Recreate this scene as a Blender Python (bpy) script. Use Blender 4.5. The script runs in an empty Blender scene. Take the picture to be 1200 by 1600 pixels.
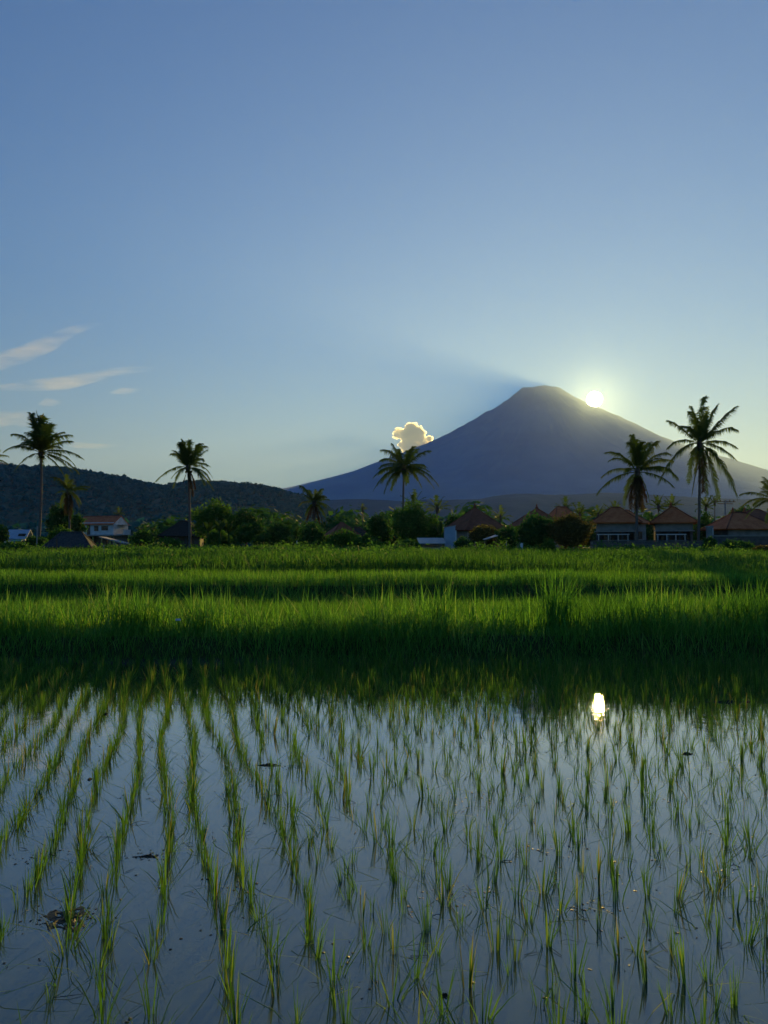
import bpy, math, random
import numpy as np
from mathutils import Vector, Matrix, Euler

random.seed(7)
RNG = np.random.default_rng(11)
R = math.radians
SC = bpy.context.scene
COL = SC.collection

# ------------------------------------------------------------------ camera, sky, sun, exposure
FPX, PITCH, CAMZ = 1208.0, R(2.81), 1.6


def ray(px, py):
    u, v = (px - 600) / FPX, (800 - py) / FPX
    return Vector((u, math.cos(PITCH) - v * math.sin(PITCH), math.sin(PITCH) + v * math.cos(PITCH)))


def at(px, py, Y):
    d = ray(px, py)
    t = Y / d.y
    return Vector((d.x * t, Y, CAMZ + d.z * t))


cam_data = bpy.data.cameras.new('camera')
cam_data.sensor_fit = 'VERTICAL'
cam_data.sensor_height = 24
cam_data.lens = 24 * FPX / 1600
cam_data.clip_start = 0.05
cam_data.clip_end = 200000
cam = bpy.data.objects.new('camera', cam_data)
COL.objects.link(cam)
cam.location = (0, 0, CAMZ)
cam.rotation_euler = (R(90) + PITCH, 0, 0)
SC.camera = cam

SUN = ray(929, 624).normalized()
SUN_EL = math.asin(SUN.z)
SUN_AZ = math.atan2(SUN.x, SUN.y)          # clockwise from +Y

world = bpy.data.worlds.new('World')
SC.world = world
world.use_nodes = True
wn = world.node_tree
wn.nodes.clear()
w_out = wn.nodes.new('ShaderNodeOutputWorld')
w_bg = wn.nodes.new('ShaderNodeBackground')
w_sky = wn.nodes.new('ShaderNodeTexSky')
w_sky.sky_type = 'NISHITA'
w_sky.sun_disc = False
w_sky.sun_elevation = SUN_EL
w_sky.sun_rotation = SUN_AZ
w_sky.altitude = 0
w_sky.air_density = 1.65
w_sky.dust_density = 0.0
w_sky.ozone_density = 10.0
w_bg.inputs['Strength'].default_value = 0.077
wn.links.new(w_sky.outputs['Color'], w_bg.inputs['Color'])
wn.links.new(w_bg.outputs['Background'], w_out.inputs['Surface'])

sun_data = bpy.data.lights.new('sun_lamp', 'SUN')
sun_data.energy = 5.0
sun_data.angle = R(0.53)
sun_data.color = (1.0, 0.66, 0.15)
sun_ob = bpy.data.objects.new('sun_lamp', sun_data)
COL.objects.link(sun_ob)
sun_ob.rotation_euler = (-SUN).to_track_quat('-Z', 'Y').to_euler()

SC.view_settings.view_transform = 'Standard'
SC.view_settings.look = 'None'
SC.view_settings.exposure = 0.78
SC.view_settings.gamma = 1.0
SC.view_settings.use_curve_mapping = False
SC.cycles.use_denoising = True
SC.cycles.max_bounces = 6
SC.cycles.diffuse_bounces = 2
SC.cycles.glossy_bounces = 2
SC.cycles.transparent_max_bounces = 8
SC.cycles.transmission_bounces = 4
SC.cycles.volume_bounces = 1
SC.cycles.sample_clamp_indirect = 6.0
SC.cycles.caustics_reflective = False
SC.cycles.caustics_refractive = False

HAZE_DENSITY = 4.1e-5
HAZE_DROPS = 0.016e-5
HAZE_DROPS_G = 0.965
HAZE_COLOR = (0.375, 0.55, 1.0)
HAZE_G = 0.48


# ------------------------------------------------------------------ helpers
def tag(o, label=None, cat=None, group=None, kind=None):
    if label: o['label'] = label
    if cat: o['category'] = cat
    if group: o['group'] = group
    if kind: o['kind'] = kind
    return o


def link(name, me, mat=None, parent=None):
    o = bpy.data.objects.new(name, me)
    COL.objects.link(o)
    if mat is not None and not me.materials:
        me.materials.append(mat)
    if parent: o.parent = parent
    return o


def empty(name, loc, rz=0.0):
    o = bpy.data.objects.new(name, None)
    COL.objects.link(o)
    o.location = loc
    o.rotation_euler = (0, 0, rz)
    o.empty_display_size = 0.2
    return o


def np_mesh(name, V, F, var=None, smooth=False):
    """V (n,3); F list of integer arrays (m,3) or (m,4); var: one value per vertex."""
    me = bpy.data.meshes.new(name)
    V = np.asarray(V, dtype=np.float32)
    me.vertices.add(len(V))
    me.vertices.foreach_set('co', V.ravel())
    F = [np.asarray(f, dtype=np.int32) for f in F if len(f)]
    loops = np.concatenate([f.ravel() for f in F])
    sizes = np.concatenate([np.full(len(f), f.shape[1], dtype=np.int32) for f in F])
    starts = np.concatenate([[0], np.cumsum(sizes)[:-1]]).astype(np.int32)
    me.loops.add(len(loops))
    me.loops.foreach_set('vertex_index', loops)
    me.polygons.add(len(sizes))
    me.polygons.foreach_set('loop_start', starts)
    me.polygons.foreach_set('use_smooth', np.full(len(sizes), smooth, dtype=bool))
    me.update(calc_edges=True)
    if var is not None:
        a = me.attributes.new('var', 'FLOAT', 'POINT')
        a.data.foreach_set('value', np.asarray(var, dtype=np.float32))
    return me


def _hash(i, j, s):
    n = (i * 374761393 + j * 668265263 + s * 1442695041) & 0x7fffffff
    n = ((n ^ (n >> 13)) * 1274126177) & 0x7fffffff
    n = (n ^ (n >> 16)) & 0xffff
    return n / 65535.0


def vnoise(x, y, s=0):
    x = np.asarray(x, dtype=float); y = np.asarray(y, dtype=float)
    i = np.floor(x).astype(np.int64); j = np.floor(y).astype(np.int64)
    fx = x - i; fy = y - j
    fx = fx * fx * (3 - 2 * fx); fy = fy * fy * (3 - 2 * fy)
    a = _hash(i, j, s); b = _hash(i + 1, j, s); c = _hash(i, j + 1, s); d = _hash(i + 1, j + 1, s)
    return (a * (1 - fx) + b * fx) * (1 - fy) + (c * (1 - fx) + d * fx) * fy


def fbm(x, y, o=4, s=0):
    t = 0; a = 0.5
    for k in range(o):
        t = t + a * (vnoise(x * 2 ** k, y * 2 ** k, s + k) - 0.5)
        a *= 0.5
    return t


class MB:
    """collects simple solids into one part mesh"""
    def __init__(self): self.v = []; self.f = []

    def add(self, vs, fs):
        n = len(self.v)
        self.v += [tuple(p) for p in vs]
        self.f += [tuple(n + i for i in f) for f in fs]
        return self

    def box(self, c, s, rz=0, rx=0):
        x, y, z = s[0] / 2, s[1] / 2, s[2] / 2
        M = Matrix.Translation(c) @ Matrix.Rotation(rz, 4, 'Z') @ Matrix.Rotation(rx, 4, 'X')
        vs = [M @ Vector(p) for p in ((-x, -y, -z), (x, -y, -z), (x, y, -z), (-x, y, -z), (-x, -y, z), (x, -y, z), (x, y, z), (-x, y, z))]
        return self.add(vs, ((0, 3, 2, 1), (4, 5, 6, 7), (0, 1, 5, 4), (1, 2, 6, 5), (2, 3, 7, 6), (3, 0, 4, 7)))

    def bar(self, a, b, r, n=6, r2=None):
        a = Vector(a); b = Vector(b); r2 = r if r2 is None else r2
        q = (b - a).to_track_quat('Z', 'Y')
        vs = [a + q @ Vector((r * math.cos(2 * math.pi * k / n), r * math.sin(2 * math.pi * k / n), 0)) for k in range(n)]
        vs += [b + q @ Vector((r2 * math.cos(2 * math.pi * k / n), r2 * math.sin(2 * math.pi * k / n), 0)) for k in range(n)]
        fs = [(k, (k + 1) % n, n + (k + 1) % n, n + k) for k in range(n)] + [tuple(range(n - 1, -1, -1)), tuple(range(n, 2 * n))]
        return self.add(vs, fs)

    def tube(self, pts, rs, n=8):
        pts = [Vector(p) for p in pts]
        vs = []
        for i, p in enumerate(pts):
            d = (pts[min(i + 1, len(pts) - 1)] - pts[max(i - 1, 0)]).normalized()
            q = d.to_track_quat('Z', 'Y')
            vs += [p + q @ Vector((rs[i] * math.cos(2 * math.pi * k / n), rs[i] * math.sin(2 * math.pi * k / n), 0)) for k in range(n)]
        fs = []
        for i in range(len(pts) - 1):
            fs += [(i * n + k, i * n + (k + 1) % n, (i + 1) * n + (k + 1) % n, (i + 1) * n + k) for k in range(n)]
        fs += [tuple(range(n - 1, -1, -1)), tuple((len(pts) - 1) * n + k for k in range(n))]
        return self.add(vs, fs)

    def mesh(self, name, smooth=False):
        me = bpy.data.meshes.new(name)
        me.from_pydata(self.v, [], self.f)
        if smooth: me.polygons.foreach_set('use_smooth', [True] * len(me.polygons))
        me.update()
        return me

    def build(self, name, mat, parent=None, smooth=False):
        return link(name, self.mesh(name, smooth), mat, parent)


# ------------------------------------------------------------------ materials
def nodes_of(name):
    m = bpy.data.materials.new(name)
    m.use_nodes = True
    nt = m.node_tree
    nt.nodes.clear()
    out = nt.nodes.new('ShaderNodeOutputMaterial')
    return m, nt, out


def ramp(nt, fac, stops):
    r = nt.nodes.new('ShaderNodeValToRGB')
    e = r.color_ramp.elements
    while len(e) > 1: e.remove(e[0])
    e[0].position = stops[0][0]; e[0].color = (*stops[0][1], 1)
    for p, c in stops[1:]:
        n = e.new(p); n.color = (*c, 1)
    nt.links.new(fac, r.inputs['Fac'])
    return r.outputs['Color']


def noise_fac(nt, scale, detail=5, coord='Object', rough=0.55, vec_scale=None):
    tc = nt.nodes.new('ShaderNodeTexCoord')
    n = nt.nodes.new('ShaderNodeTexNoise')
    n.inputs['Scale'].default_value = scale
    n.inputs['Detail'].default_value = detail
    n.inputs['Roughness'].default_value = rough
    src = tc.outputs[coord]
    if vec_scale:
        mp = nt.nodes.new('ShaderNodeMapping')
        mp.inputs['Scale'].default_value = vec_scale
        nt.links.new(src, mp.inputs['Vector']); src = mp.outputs['Vector']
    nt.links.new(src, n.inputs['Vector'])
    return n.outputs['Fac']


def solid(name, stops, scale, rough=0.8, bump=0.0, bump_scale=None, spec=0.3, vec_scale=None, detail=6):
    m, nt, out = nodes_of(name)
    b = nt.nodes.new('ShaderNodeBsdfPrincipled')
    b.inputs['Roughness'].default_value = rough
    b.inputs['Specular IOR Level'].default_value = spec
    f = noise_fac(nt, scale, detail, vec_scale=vec_scale)
    nt.links.new(ramp(nt, f, stops), b.inputs['Base Color'])
    if bump:
        bp = nt.nodes.new('ShaderNodeBump')
        bp.inputs['Strength'].default_value = 1.0
        bp.inputs['Distance'].default_value = bump
        nt.links.new(noise_fac(nt, bump_scale or scale * 3, 6, vec_scale=vec_scale), bp.inputs['Height'])
        nt.links.new(bp.outputs['Normal'], b.inputs['Normal'])
    nt.links.new(b.outputs['BSDF'], out.inputs['Surface'])
    return m


def leafmat(name, stops, trans=0.45, rough=0.5, spec=0.35, by='var', tint=(1.1, 1.2, 0.5), noise=None):
    """leaf: part reflecting, part letting light through; colour varies from leaf to leaf"""
    m, nt, out = nodes_of(name)
    if by == 'var':
        a = nt.nodes.new('ShaderNodeAttribute'); a.attribute_name = 'var'
        fac = a.outputs['Fac']
    else:
        fac = nt.nodes.new('ShaderNodeObjectInfo').outputs['Random']
    if noise:
        mx = nt.nodes.new('ShaderNodeMath'); mx.operation = 'ADD'
        n2 = nt.nodes.new('ShaderNodeMath'); n2.operation = 'MULTIPLY_ADD'
        nt.links.new(noise_fac(nt, noise, 3), n2.inputs[0]); n2.inputs[1].default_value = 1.2; n2.inputs[2].default_value = -0.6
        nt.links.new(fac, mx.inputs[0]); nt.links.new(n2.outputs[0], mx.inputs[1])
        fac = mx.outputs[0]
    c = ramp(nt, fac, stops)
    b = nt.nodes.new('ShaderNodeBsdfPrincipled')
    b.inputs['Roughness'].default_value = max(rough, 0.7)
    b.inputs['Specular IOR Level'].default_value = spec * 0.4
    nt.links.new(c, b.inputs['Base Color'])
    t = nt.nodes.new('ShaderNodeBsdfTranslucent')
    mul = nt.nodes.new('ShaderNodeMix'); mul.data_type = 'RGBA'; mul.blend_type = 'MULTIPLY'
    mul.inputs[0].default_value = 1.0
    nt.links.new(c, mul.inputs[6]); mul.inputs[7].default_value = (*tint, 1)
    nt.links.new(mul.outputs[2], t.inputs['Color'])
    mix = nt.nodes.new('ShaderNodeMixShader')
    mix.inputs[0].default_value = trans
    nt.links.new(b.outputs[0], mix.inputs[1]); nt.links.new(t.outputs[0], mix.inputs[2])
    nt.links.new(mix.outputs[0], out.inputs['Surface'])
    return m


M = {}
M['mud'] = solid('mud', [(0.3, (0.030, 0.028, 0.022)), (0.55, (0.055, 0.050, 0.038)), (0.75, (0.085, 0.078, 0.06))], 3.0, 0.7, 0.01, 9)
M['mountain'] = solid('mountain_slope', [(0.3, (0.030, 0.149, 0.182)), (0.5, (0.048, 0.187, 0.226)), (0.7, (0.076, 0.226, 0.264))], 0.0012, 0.95, 30, 0.004)  # blue of the distant haze is put into the slope colour
M['foothill'] = solid('foothill_woods', [(0.3, (0.016, 0.060, 0.065)), (0.6, (0.028, 0.085, 0.090))], 0.006, 0.95, 8, 0.02)  # bluish like the volcano: haze tint put into the base colour
M['hill_ground'] = solid('hill_ground', [(0.3, (0.029, 0.070, 0.047)), (0.6, (0.059, 0.114, 0.068))], 0.02, 0.95, 3, 0.05)
M['thatch'] = solid('dark_thatch', [(0.3, (0.018, 0.016, 0.015)), (0.7, (0.05, 0.045, 0.038))], 6, 0.95, 0.03, 30, vec_scale=(1, 1, 0.2))
M['grey_thatch'] = solid('grey_thatch', [(0.3, (0.03, 0.032, 0.034)), (0.7, (0.085, 0.085, 0.08))], 6, 0.95, 0.03, 30, vec_scale=(1, 1, 0.2))
M['grey_wall'] = solid('grey_render', [(0.3, (0.192, 0.192, 0.180)), (0.7, (0.324, 0.312, 0.288))], 1.6, 0.9, 0.004, 20)
M['white_wall'] = solid('white_render', [(0.3, (0.506, 0.506, 0.494)), (0.7, (0.713, 0.701, 0.678))], 1.2, 0.85, 0.003, 20)
M['dark_wall'] = solid('dark_stone', [(0.3, (0.07, 0.068, 0.064)), (0.7, (0.15, 0.14, 0.13))], 2.0, 0.92, 0.02, 9)
M['wood'] = solid('old_wood', [(0.3, (0.07, 0.045, 0.03)), (0.7, (0.17, 0.115, 0.075))], 5, 0.85, 0.004, 30)
M['bamboo'] = solid('bamboo_mat', [(0.3, (0.22, 0.17, 0.11)), (0.7, (0.38, 0.32, 0.22))], 8, 0.8, 0.006, 40)
M['white_paint'] = solid('white_paint', [(0.3, (0.6, 0.6, 0.58)), (0.7, (0.78, 0.78, 0.76))], 4, 0.5)
M['tin'] = solid('tin_sheet', [(0.3, (0.28, 0.29, 0.30)), (0.6, (0.42, 0.43, 0.44)), (0.8, (0.24, 0.16, 0.11))], 1.5, 0.45, 0.0)
M['blue_tin'] = solid('pale_blue_sheet', [(0.3, (0.34, 0.43, 0.55)), (0.7, (0.46, 0.54, 0.64))], 1.5, 0.5)
M['green_sheet'] = solid('green_sheet', [(0.3, (0.08, 0.28, 0.16)), (0.7, (0.14, 0.36, 0.22))], 2, 0.5)
M['concrete'] = solid('concrete', [(0.3, (0.26, 0.25, 0.24)), (0.7, (0.38, 0.37, 0.35))], 3, 0.9)
M['bark'] = solid('bark', [(0.3, (0.045, 0.038, 0.03)), (0.7, (0.12, 0.10, 0.08))], 4, 0.9, 0.02, 12)
M['palm_bark'] = solid('palm_bark', [(0.3, (0.09, 0.08, 0.07)), (0.7, (0.19, 0.17, 0.145))], 3, 0.9, 0.02, 6, vec_scale=(0.4, 0.4, 6))
M['ochre'] = solid('ochre_paint', [(0.3, (0.36, 0.26, 0.07)), (0.7, (0.5, 0.38, 0.12))], 3, 0.8)
M['clod'] = solid('wet_mud_clod', [(0.3, (0.010, 0.012, 0.008)), (0.7, (0.026, 0.030, 0.018))], 30, 0.5, 0.006, 60)
M['weed_bits'] = solid('rotting_weed', [(0.3, (0.010, 0.014, 0.009)), (0.6, (0.03, 0.032, 0.02)), (0.8, (0.06, 0.045, 0.03))], 20, 0.5)
M['plastic'] = solid('pale_plastic', [(0.3, (0.62, 0.65, 0.68)), (0.7, (0.78, 0.8, 0.82))], 10, 0.35)


def tilemat(name, lo, hi):
    """clay tile: fine courses as relief, weathered colour"""
    m, nt, out = nodes_of(name)
    b = nt.nodes.new('ShaderNodeBsdfPrincipled'); b.inputs['Roughness'].default_value = 0.85
    b.inputs['Specular IOR Level'].default_value = 0.25
    nt.links.new(ramp(nt, noise_fac(nt, 1.3, 8, rough=0.7), [(0.25, tuple(c * 0.55 for c in lo)), (0.45, lo), (0.7, hi)]), b.inputs['Base Color'])
    tc = nt.nodes.new('ShaderNodeTexCoord')
    w = nt.nodes.new('ShaderNodeTexWave'); w.bands_direction = 'Z'; w.wave_profile = 'SAW'
    w.inputs['Scale'].default_value = 1.6; w.inputs['Distortion'].default_value = 0.6
    nt.links.new(tc.outputs['Object'], w.inputs['Vector'])
    bp = nt.nodes.new('ShaderNodeBump'); bp.inputs['Distance'].default_value = 0.03
    nt.links.new(w.outputs['Fac'], bp.inputs['Height'])
    nt.links.new(bp.outputs['Normal'], b.inputs['Normal'])
    nt.links.new(b.outputs[0], out.inputs['Surface'])
    return m


M['tile'] = tilemat('orange_clay_tile', (0.56, 0.15, 0.055), (0.68, 0.24, 0.10))
M['tile_bright'] = tilemat('red_clay_tile', (0.58, 0.13, 0.05), (0.68, 0.21, 0.09))
M['tile_dark'] = tilemat('dark_clay_tile', (0.22, 0.07, 0.04), (0.33, 0.11, 0.06))


def glassmat():
    m, nt, out = nodes_of('dark_window_glass')
    b = nt.nodes.new('ShaderNodeBsdfPrincipled')
    nt.links.new(ramp(nt, noise_fac(nt, 2, 2), [(0.3, (0.012, 0.014, 0.016)), (0.7, (0.03, 0.032, 0.034))]), b.inputs['Base Color'])
    b.inputs['Roughness'].default_value = 0.15
    nt.links.new(b.outputs[0], out.inputs['Surface'])
    return m


M['glass'] = glassmat()


def corrugated(base):
    m = base.copy(); nt = m.node_tree
    b = [n for n in nt.nodes if n.type == 'BSDF_PRINCIPLED'][0]
    tc = nt.nodes.new('ShaderNodeTexCoord')
    w = nt.nodes.new('ShaderNodeTexWave'); w.bands_direction = 'X'; w.inputs['Scale'].default_value = 4
    nt.links.new(tc.outputs['Object'], w.inputs['Vector'])
    bp = nt.nodes.new('ShaderNodeBump'); bp.inputs['Distance'].default_value = 0.02
    nt.links.new(w.outputs['Fac'], bp.inputs['Height'])
    nt.links.new(bp.outputs['Normal'], b.inputs['Normal'])
    return m


M['tin'] = corrugated(M['tin']); M['blue_tin'] = corrugated(M['blue_tin'])

# leaves
M['rice'] = leafmat('rice_leaf', [(0.0, (0.049, 0.128, 0.021)), (0.5, (0.081, 0.200, 0.033)), (0.8, (0.130, 0.270, 0.053)), (0.92, (0.20, 0.28, 0.07)), (1.0, (0.30, 0.26, 0.10))], 0.5, 0.45, 0.4)
M['rice_stem'] = leafmat('rice_sheath', [(0.0, (0.03, 0.035, 0.012)), (1.0, (0.08, 0.07, 0.03))], 0.25, 0.5, 0.3)
M['field'] = leafmat('rice_field_leaf', [(0.0, (0.063, 0.166, 0.023)), (0.5, (0.111, 0.263, 0.039)), (1.0, (0.194, 0.367, 0.062))], 0.5, 0.5, 0.25, noise=0.35)
M['bank_grass'] = leafmat('bank_grass', [(0.0, (0.059, 0.172, 0.031)), (0.5, (0.122, 0.311, 0.050)), (0.9, (0.222, 0.467, 0.082)), (1.0, (0.336, 0.467, 0.124))], 0.42, 0.5, 0.25, noise=0.5)
M['weeds'] = leafmat('weeds', [(0.0, (0.039, 0.117, 0.023)), (0.5, (0.078, 0.200, 0.037)), (1.0, (0.162, 0.305, 0.059))], 0.4, 0.55, 0.2, noise=0.15)
M['leaf_dark'] = leafmat('dark_leaf', [(0.0, (0.024, 0.079, 0.023)), (0.6, (0.047, 0.138, 0.034)), (1.0, (0.090, 0.202, 0.044))], 0.32, 0.5, 0.3)
M['leaf_mid'] = leafmat('green_leaf', [(0.0, (0.037, 0.110, 0.024)), (0.6, (0.072, 0.180, 0.036)), (1.0, (0.123, 0.250, 0.056))], 0.38, 0.5, 0.3)
M['leaf_light'] = leafmat('light_green_leaf', [(0.0, (0.043, 0.120, 0.021)), (0.6, (0.081, 0.188, 0.033)), (1.0, (0.130, 0.255, 0.053))], 0.42, 0.5, 0.3)
M['leaf_brown'] = leafmat('brownish_leaf', [(0.0, (0.066, 0.066, 0.022)), (0.6, (0.113, 0.103, 0.035)), (1.0, (0.168, 0.140, 0.047))], 0.35, 0.55, 0.2)
M['frond'] = leafmat('palm_leaf', [(0.0, (0.043, 0.090, 0.022)), (0.6, (0.088, 0.144, 0.035)), (1.0, (0.166, 0.200, 0.053))], 0.42, 0.5, 0.3)
M['frond_dry'] = leafmat('dry_palm_leaf', [(0.0, (0.05, 0.036, 0.02)), (1.0, (0.10, 0.07, 0.036))], 0.18, 0.7, 0.1)
M['banana'] = leafmat('banana_leaf', [(0.0, (0.03, 0.07, 0.018)), (1.0, (0.06, 0.11, 0.03))], 0.2, 0.45, 0.3)
M['forest'] = leafmat('hill_forest', [(0.0, (0.016, 0.092, 0.094)), (0.6, (0.032, 0.146, 0.145)), (1.0, (0.055, 0.194, 0.180))], 0.2, 0.7, 0.1)  # leaf green shifted to blue, standing in for haze over the hill


def groundmat():
    m, nt, out = nodes_of('earth_and_turf')
    b = nt.nodes.new('ShaderNodeBsdfPrincipled'); b.inputs['Roughness'].default_value = 0.95
    b.inputs['Specular IOR Level'].default_value = 0.15
    tc = nt.nodes.new('ShaderNodeTexCoord')
    sep = nt.nodes.new('ShaderNodeSeparateXYZ'); nt.links.new(tc.outputs['Object'], sep.inputs[0])
    mr = nt.nodes.new('ShaderNodeMapRange'); mr.inputs[1].default_value = -0.02; mr.inputs[2].default_value = 0.077
    nt.links.new(sep.outputs['Z'], mr.inputs[0])
    mud = ramp(nt, noise_fac(nt, 2.5, 8, rough=0.65), [(0.3, (0.06, 0.062, 0.05)), (0.55, (0.11, 0.11, 0.085)), (0.75, (0.16, 0.155, 0.12))])
    turf = ramp(nt, noise_fac(nt, 0.7, 8, rough=0.7), [(0.3, (0.022, 0.040, 0.010)), (0.6, (0.045, 0.065, 0.016)), (0.75, (0.06, 0.055, 0.03))])
    mx = nt.nodes.new('ShaderNodeMix'); mx.data_type = 'RGBA'
    nt.links.new(mr.outputs[0], mx.inputs[0]); nt.links.new(mud, mx.inputs[6]); nt.links.new(turf, mx.inputs[7])
    nt.links.new(mx.outputs[2], b.inputs['Base Color'])
    bp = nt.nodes.new('ShaderNodeBump'); bp.inputs['Distance'].default_value = 0.02
    nt.links.new(noise_fac(nt, 6, 8), bp.inputs['Height']); nt.links.new(bp.outputs['Normal'], b.inputs['Normal'])
    nt.links.new(b.outputs[0], out.inputs['Surface'])
    return m


def watermat():
    """shallow still water: mirror by Fresnel over a murky see-through layer"""
    m, nt, out = nodes_of('paddy_water')
    fr = nt.nodes.new('ShaderNodeFresnel'); fr.inputs['IOR'].default_value = 1.6
    gl = nt.nodes.new('ShaderNodeBsdfAnisotropic'); gl.inputs['Roughness'].default_value = 0.012
    tr = nt.nodes.new('ShaderNodeBsdfTransparent'); tr.inputs['Color'].default_value = (0.7, 0.76, 0.70, 1)
    df = nt.nodes.new('ShaderNodeBsdfDiffuse'); df.inputs['Color'].default_value = (0.085, 0.128, 0.072, 1)
    body = nt.nodes.new('ShaderNodeMixShader'); body.inputs[0].default_value = 0.65
    nt.links.new(tr.outputs[0], body.inputs[1]); nt.links.new(df.outputs[0], body.inputs[2])
    mix = nt.nodes.new('ShaderNodeMixShader')
    mirror_gain = nt.nodes.new('ShaderNodeMath'); mirror_gain.operation = 'MULTIPLY'; mirror_gain.use_clamp = True; mirror_gain.inputs[1].default_value = 2.0     # mirror share raised beyond Fresnel to brighten the reflections
    nt.links.new(fr.outputs[0], mirror_gain.inputs[0]); nt.links.new(mirror_gain.outputs[0], mix.inputs[0]); nt.links.new(body.outputs[0], mix.inputs[1]); nt.links.new(gl.outputs[0], mix.inputs[2])
    bp = nt.nodes.new('ShaderNodeBump'); bp.inputs['Distance'].default_value = 0.0011; bp.inputs['Strength'].default_value = 1.0
    nt.links.new(noise_fac(nt, 5.0, 2), bp.inputs['Height'])
    bp2 = nt.nodes.new('ShaderNodeBump'); bp2.inputs['Distance'].default_value = 0.00014
    nt.links.new(noise_fac(nt, 38.0, 2), bp2.inputs['Height']); nt.links.new(bp.outputs['Normal'], bp2.inputs['Normal'])
    for n in (fr, gl): nt.links.new(bp2.outputs['Normal'], n.inputs['Normal'])
    nt.links.new(mix.outputs[0], out.inputs['Surface'])
    return m


M['ground'] = groundmat()
M['water'] = watermat()

# ------------------------------------------------------------------ the sun's disc, clouds
def sun_disc():
    m, nt, out = nodes_of('sun_glow')
    e = nt.nodes.new('ShaderNodeEmission'); e.inputs['Color'].default_value = (1, 0.86, 0.58, 1); e.inputs['Strength'].default_value = 14
    tr = nt.nodes.new('ShaderNodeBsdfTransparent'); ad = nt.nodes.new('ShaderNodeAddShader')      # glowing gas: the sun lamp's light passes it
    nt.links.new(e.outputs[0], ad.inputs[0]); nt.links.new(tr.outputs[0], ad.inputs[1])
    nt.links.new(ad.outputs[0], out.inputs['Surface'])
    import bmesh
    bm = bmesh.new(); bmesh.ops.create_icosphere(bm, subdivisions=4, radius=1)
    me = bpy.data.meshes.new('sun'); bm.to_mesh(me); bm.free()
    D = 90000.0
    o = link('sun', me, m)
    o.location = Vector((0, 0, CAMZ)) + SUN * D
    r = D * math.tan(R(0.55))
    o.scale = (r, r, r)
    tag(o, 'glowing low sun just clear of the volcano ridge', 'sun', kind='structure')


sun_disc()


def cloud_mat(name, dens, g, noise=None, color=(1, 1, 1)):
    m, nt, out = nodes_of(name)
    v = nt.nodes.new('ShaderNodeVolumePrincipled')
    v.inputs['Color'].default_value = (*color, 1)
    v.inputs['Density'].default_value = dens
    v.inputs['Anisotropy'].default_value = g
    if noise:
        f = noise_fac(nt, noise[0], 4, vec_scale=noise[1])
        mr = nt.nodes.new('ShaderNodeMapRange'); mr.inputs[1].default_value = noise[2]; mr.inputs[2].default_value = noise[3]
        mr.inputs[3].default_value = 0; mr.inputs[4].default_value = dens
        nt.links.new(f, mr.inputs[0]); nt.links.new(mr.outputs[0], v.inputs['Density'])
    nt.links.new(v.outputs[0], out.inputs['Volume'])
    return m


def cumulus():
    import bmesh
    Y = 27000.0; s = Y / FPX
    root = at(643, 684, Y)
    bm = bmesh.new()
    lobes = [(-24, 10, 9), (-14, 4, 11), (-2, 12, 14), (4, 16, 12), (14, 6, 13), (0, -6, 15), (-12, -14, 12), (8, -18, 13), (24, -6, 9), (32, -3, 7), (36, -1, 5),
             (20, -16, 11), (-4, -30, 14), (-28, 2, 7), (-30, 9, 5), (10, 2, 14), (-8, 6, 12), (15, 14, 8), (-6, 18, 7)]
    rr = random.Random(5)
    for x, z, r in list(lobes):
        for k in range(14):
            a = rr.uniform(0, 6.28); e = rr.uniform(-0.6, 1.3)
            lobes.append((x + r * math.cos(a) * math.cos(e), z + r * 0.9 * math.sin(e), r * rr.uniform(0.12, 0.36)))
    for x, z, r in lobes:
        Mx = Matrix.Translation((x * 0.86 * s, rr.uniform(-8, 8) * s, z * 0.86 * s)) @ Matrix.Scale(r * 0.8 * s, 4)
        bmesh.ops.create_icosphere(bm, subdivisions=2, radius=1, matrix=Mx)
    me = bpy.data.meshes.new('cloud'); bm.to_mesh(me); bm.free()
    o = link('cumulus_cloud', me, cloud_mat('cumulus', 0.016, 0.8))
    o.location = root
    rm = o.modifiers.new('union', 'REMESH'); rm.mode = 'VOXEL'; rm.voxel_size = 24
    tag(o, 'small puffy cloud with glowing rim above the volcano slope', 'cloud')


cumulus()


def cirrus(pts, label, dens, Y=32000.0, seed=0):
    """pts: (px, py, half-height px) along the wisp; an elongated body of thin ice cloud"""
    s = Y / FPX; n = 14
    c0 = at(pts[len(pts) // 2][0], pts[len(pts) // 2][1], Y)
    px = np.array([p[0] for p in pts], float); py = np.array([p[1] for p in pts], float); hh = np.array([p[2] for p in pts], float)
    t = np.linspace(0, 1, len(pts)); tt = np.linspace(0, 1, 40)
    X = np.interp(tt, t, px); Yp = np.interp(tt, t, py); H = np.interp(tt, t, hh) + 0.02
    k = np.ones(5) / 5
    Yp = np.convolve(np.pad(Yp, 2, mode='edge'), k, 'valid'); H = np.convolve(np.pad(H, 2, mode='edge'), k, 'valid')
    V = []
    for i in range(40):
        c = at(X[i], Yp[i], Y) - c0
        for j in range(n):
            a = 2 * math.pi * j / n
            V.append((c.x, c.y + 500 * math.cos(a) * (H[i] / H.max()), c.z + H[i] * s * math.sin(a)))
    F = [(i * n + j, i * n + (j + 1) % n, (i + 1) * n + (j + 1) % n, (i + 1) * n + j) for i in range(39) for j in range(n)]
    F += [tuple(range(n - 1, -1, -1)), tuple(39 * n + j for j in range(n))]
    me = bpy.data.meshes.new('cirrus'); me.from_pydata([tuple(v) for v in V], [], F); me.update()
    o = link('cirrus_cloud', me, cloud_mat('cirrus_%d' % seed, dens, 0.35, (0.0022, (0.22, 0.6, 2.2), 0.40, 0.80), (1, 0.96, 0.9)))
    o.location = c0
    tag(o, label, 'cloud', 'thin cirrus streaks')


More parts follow.
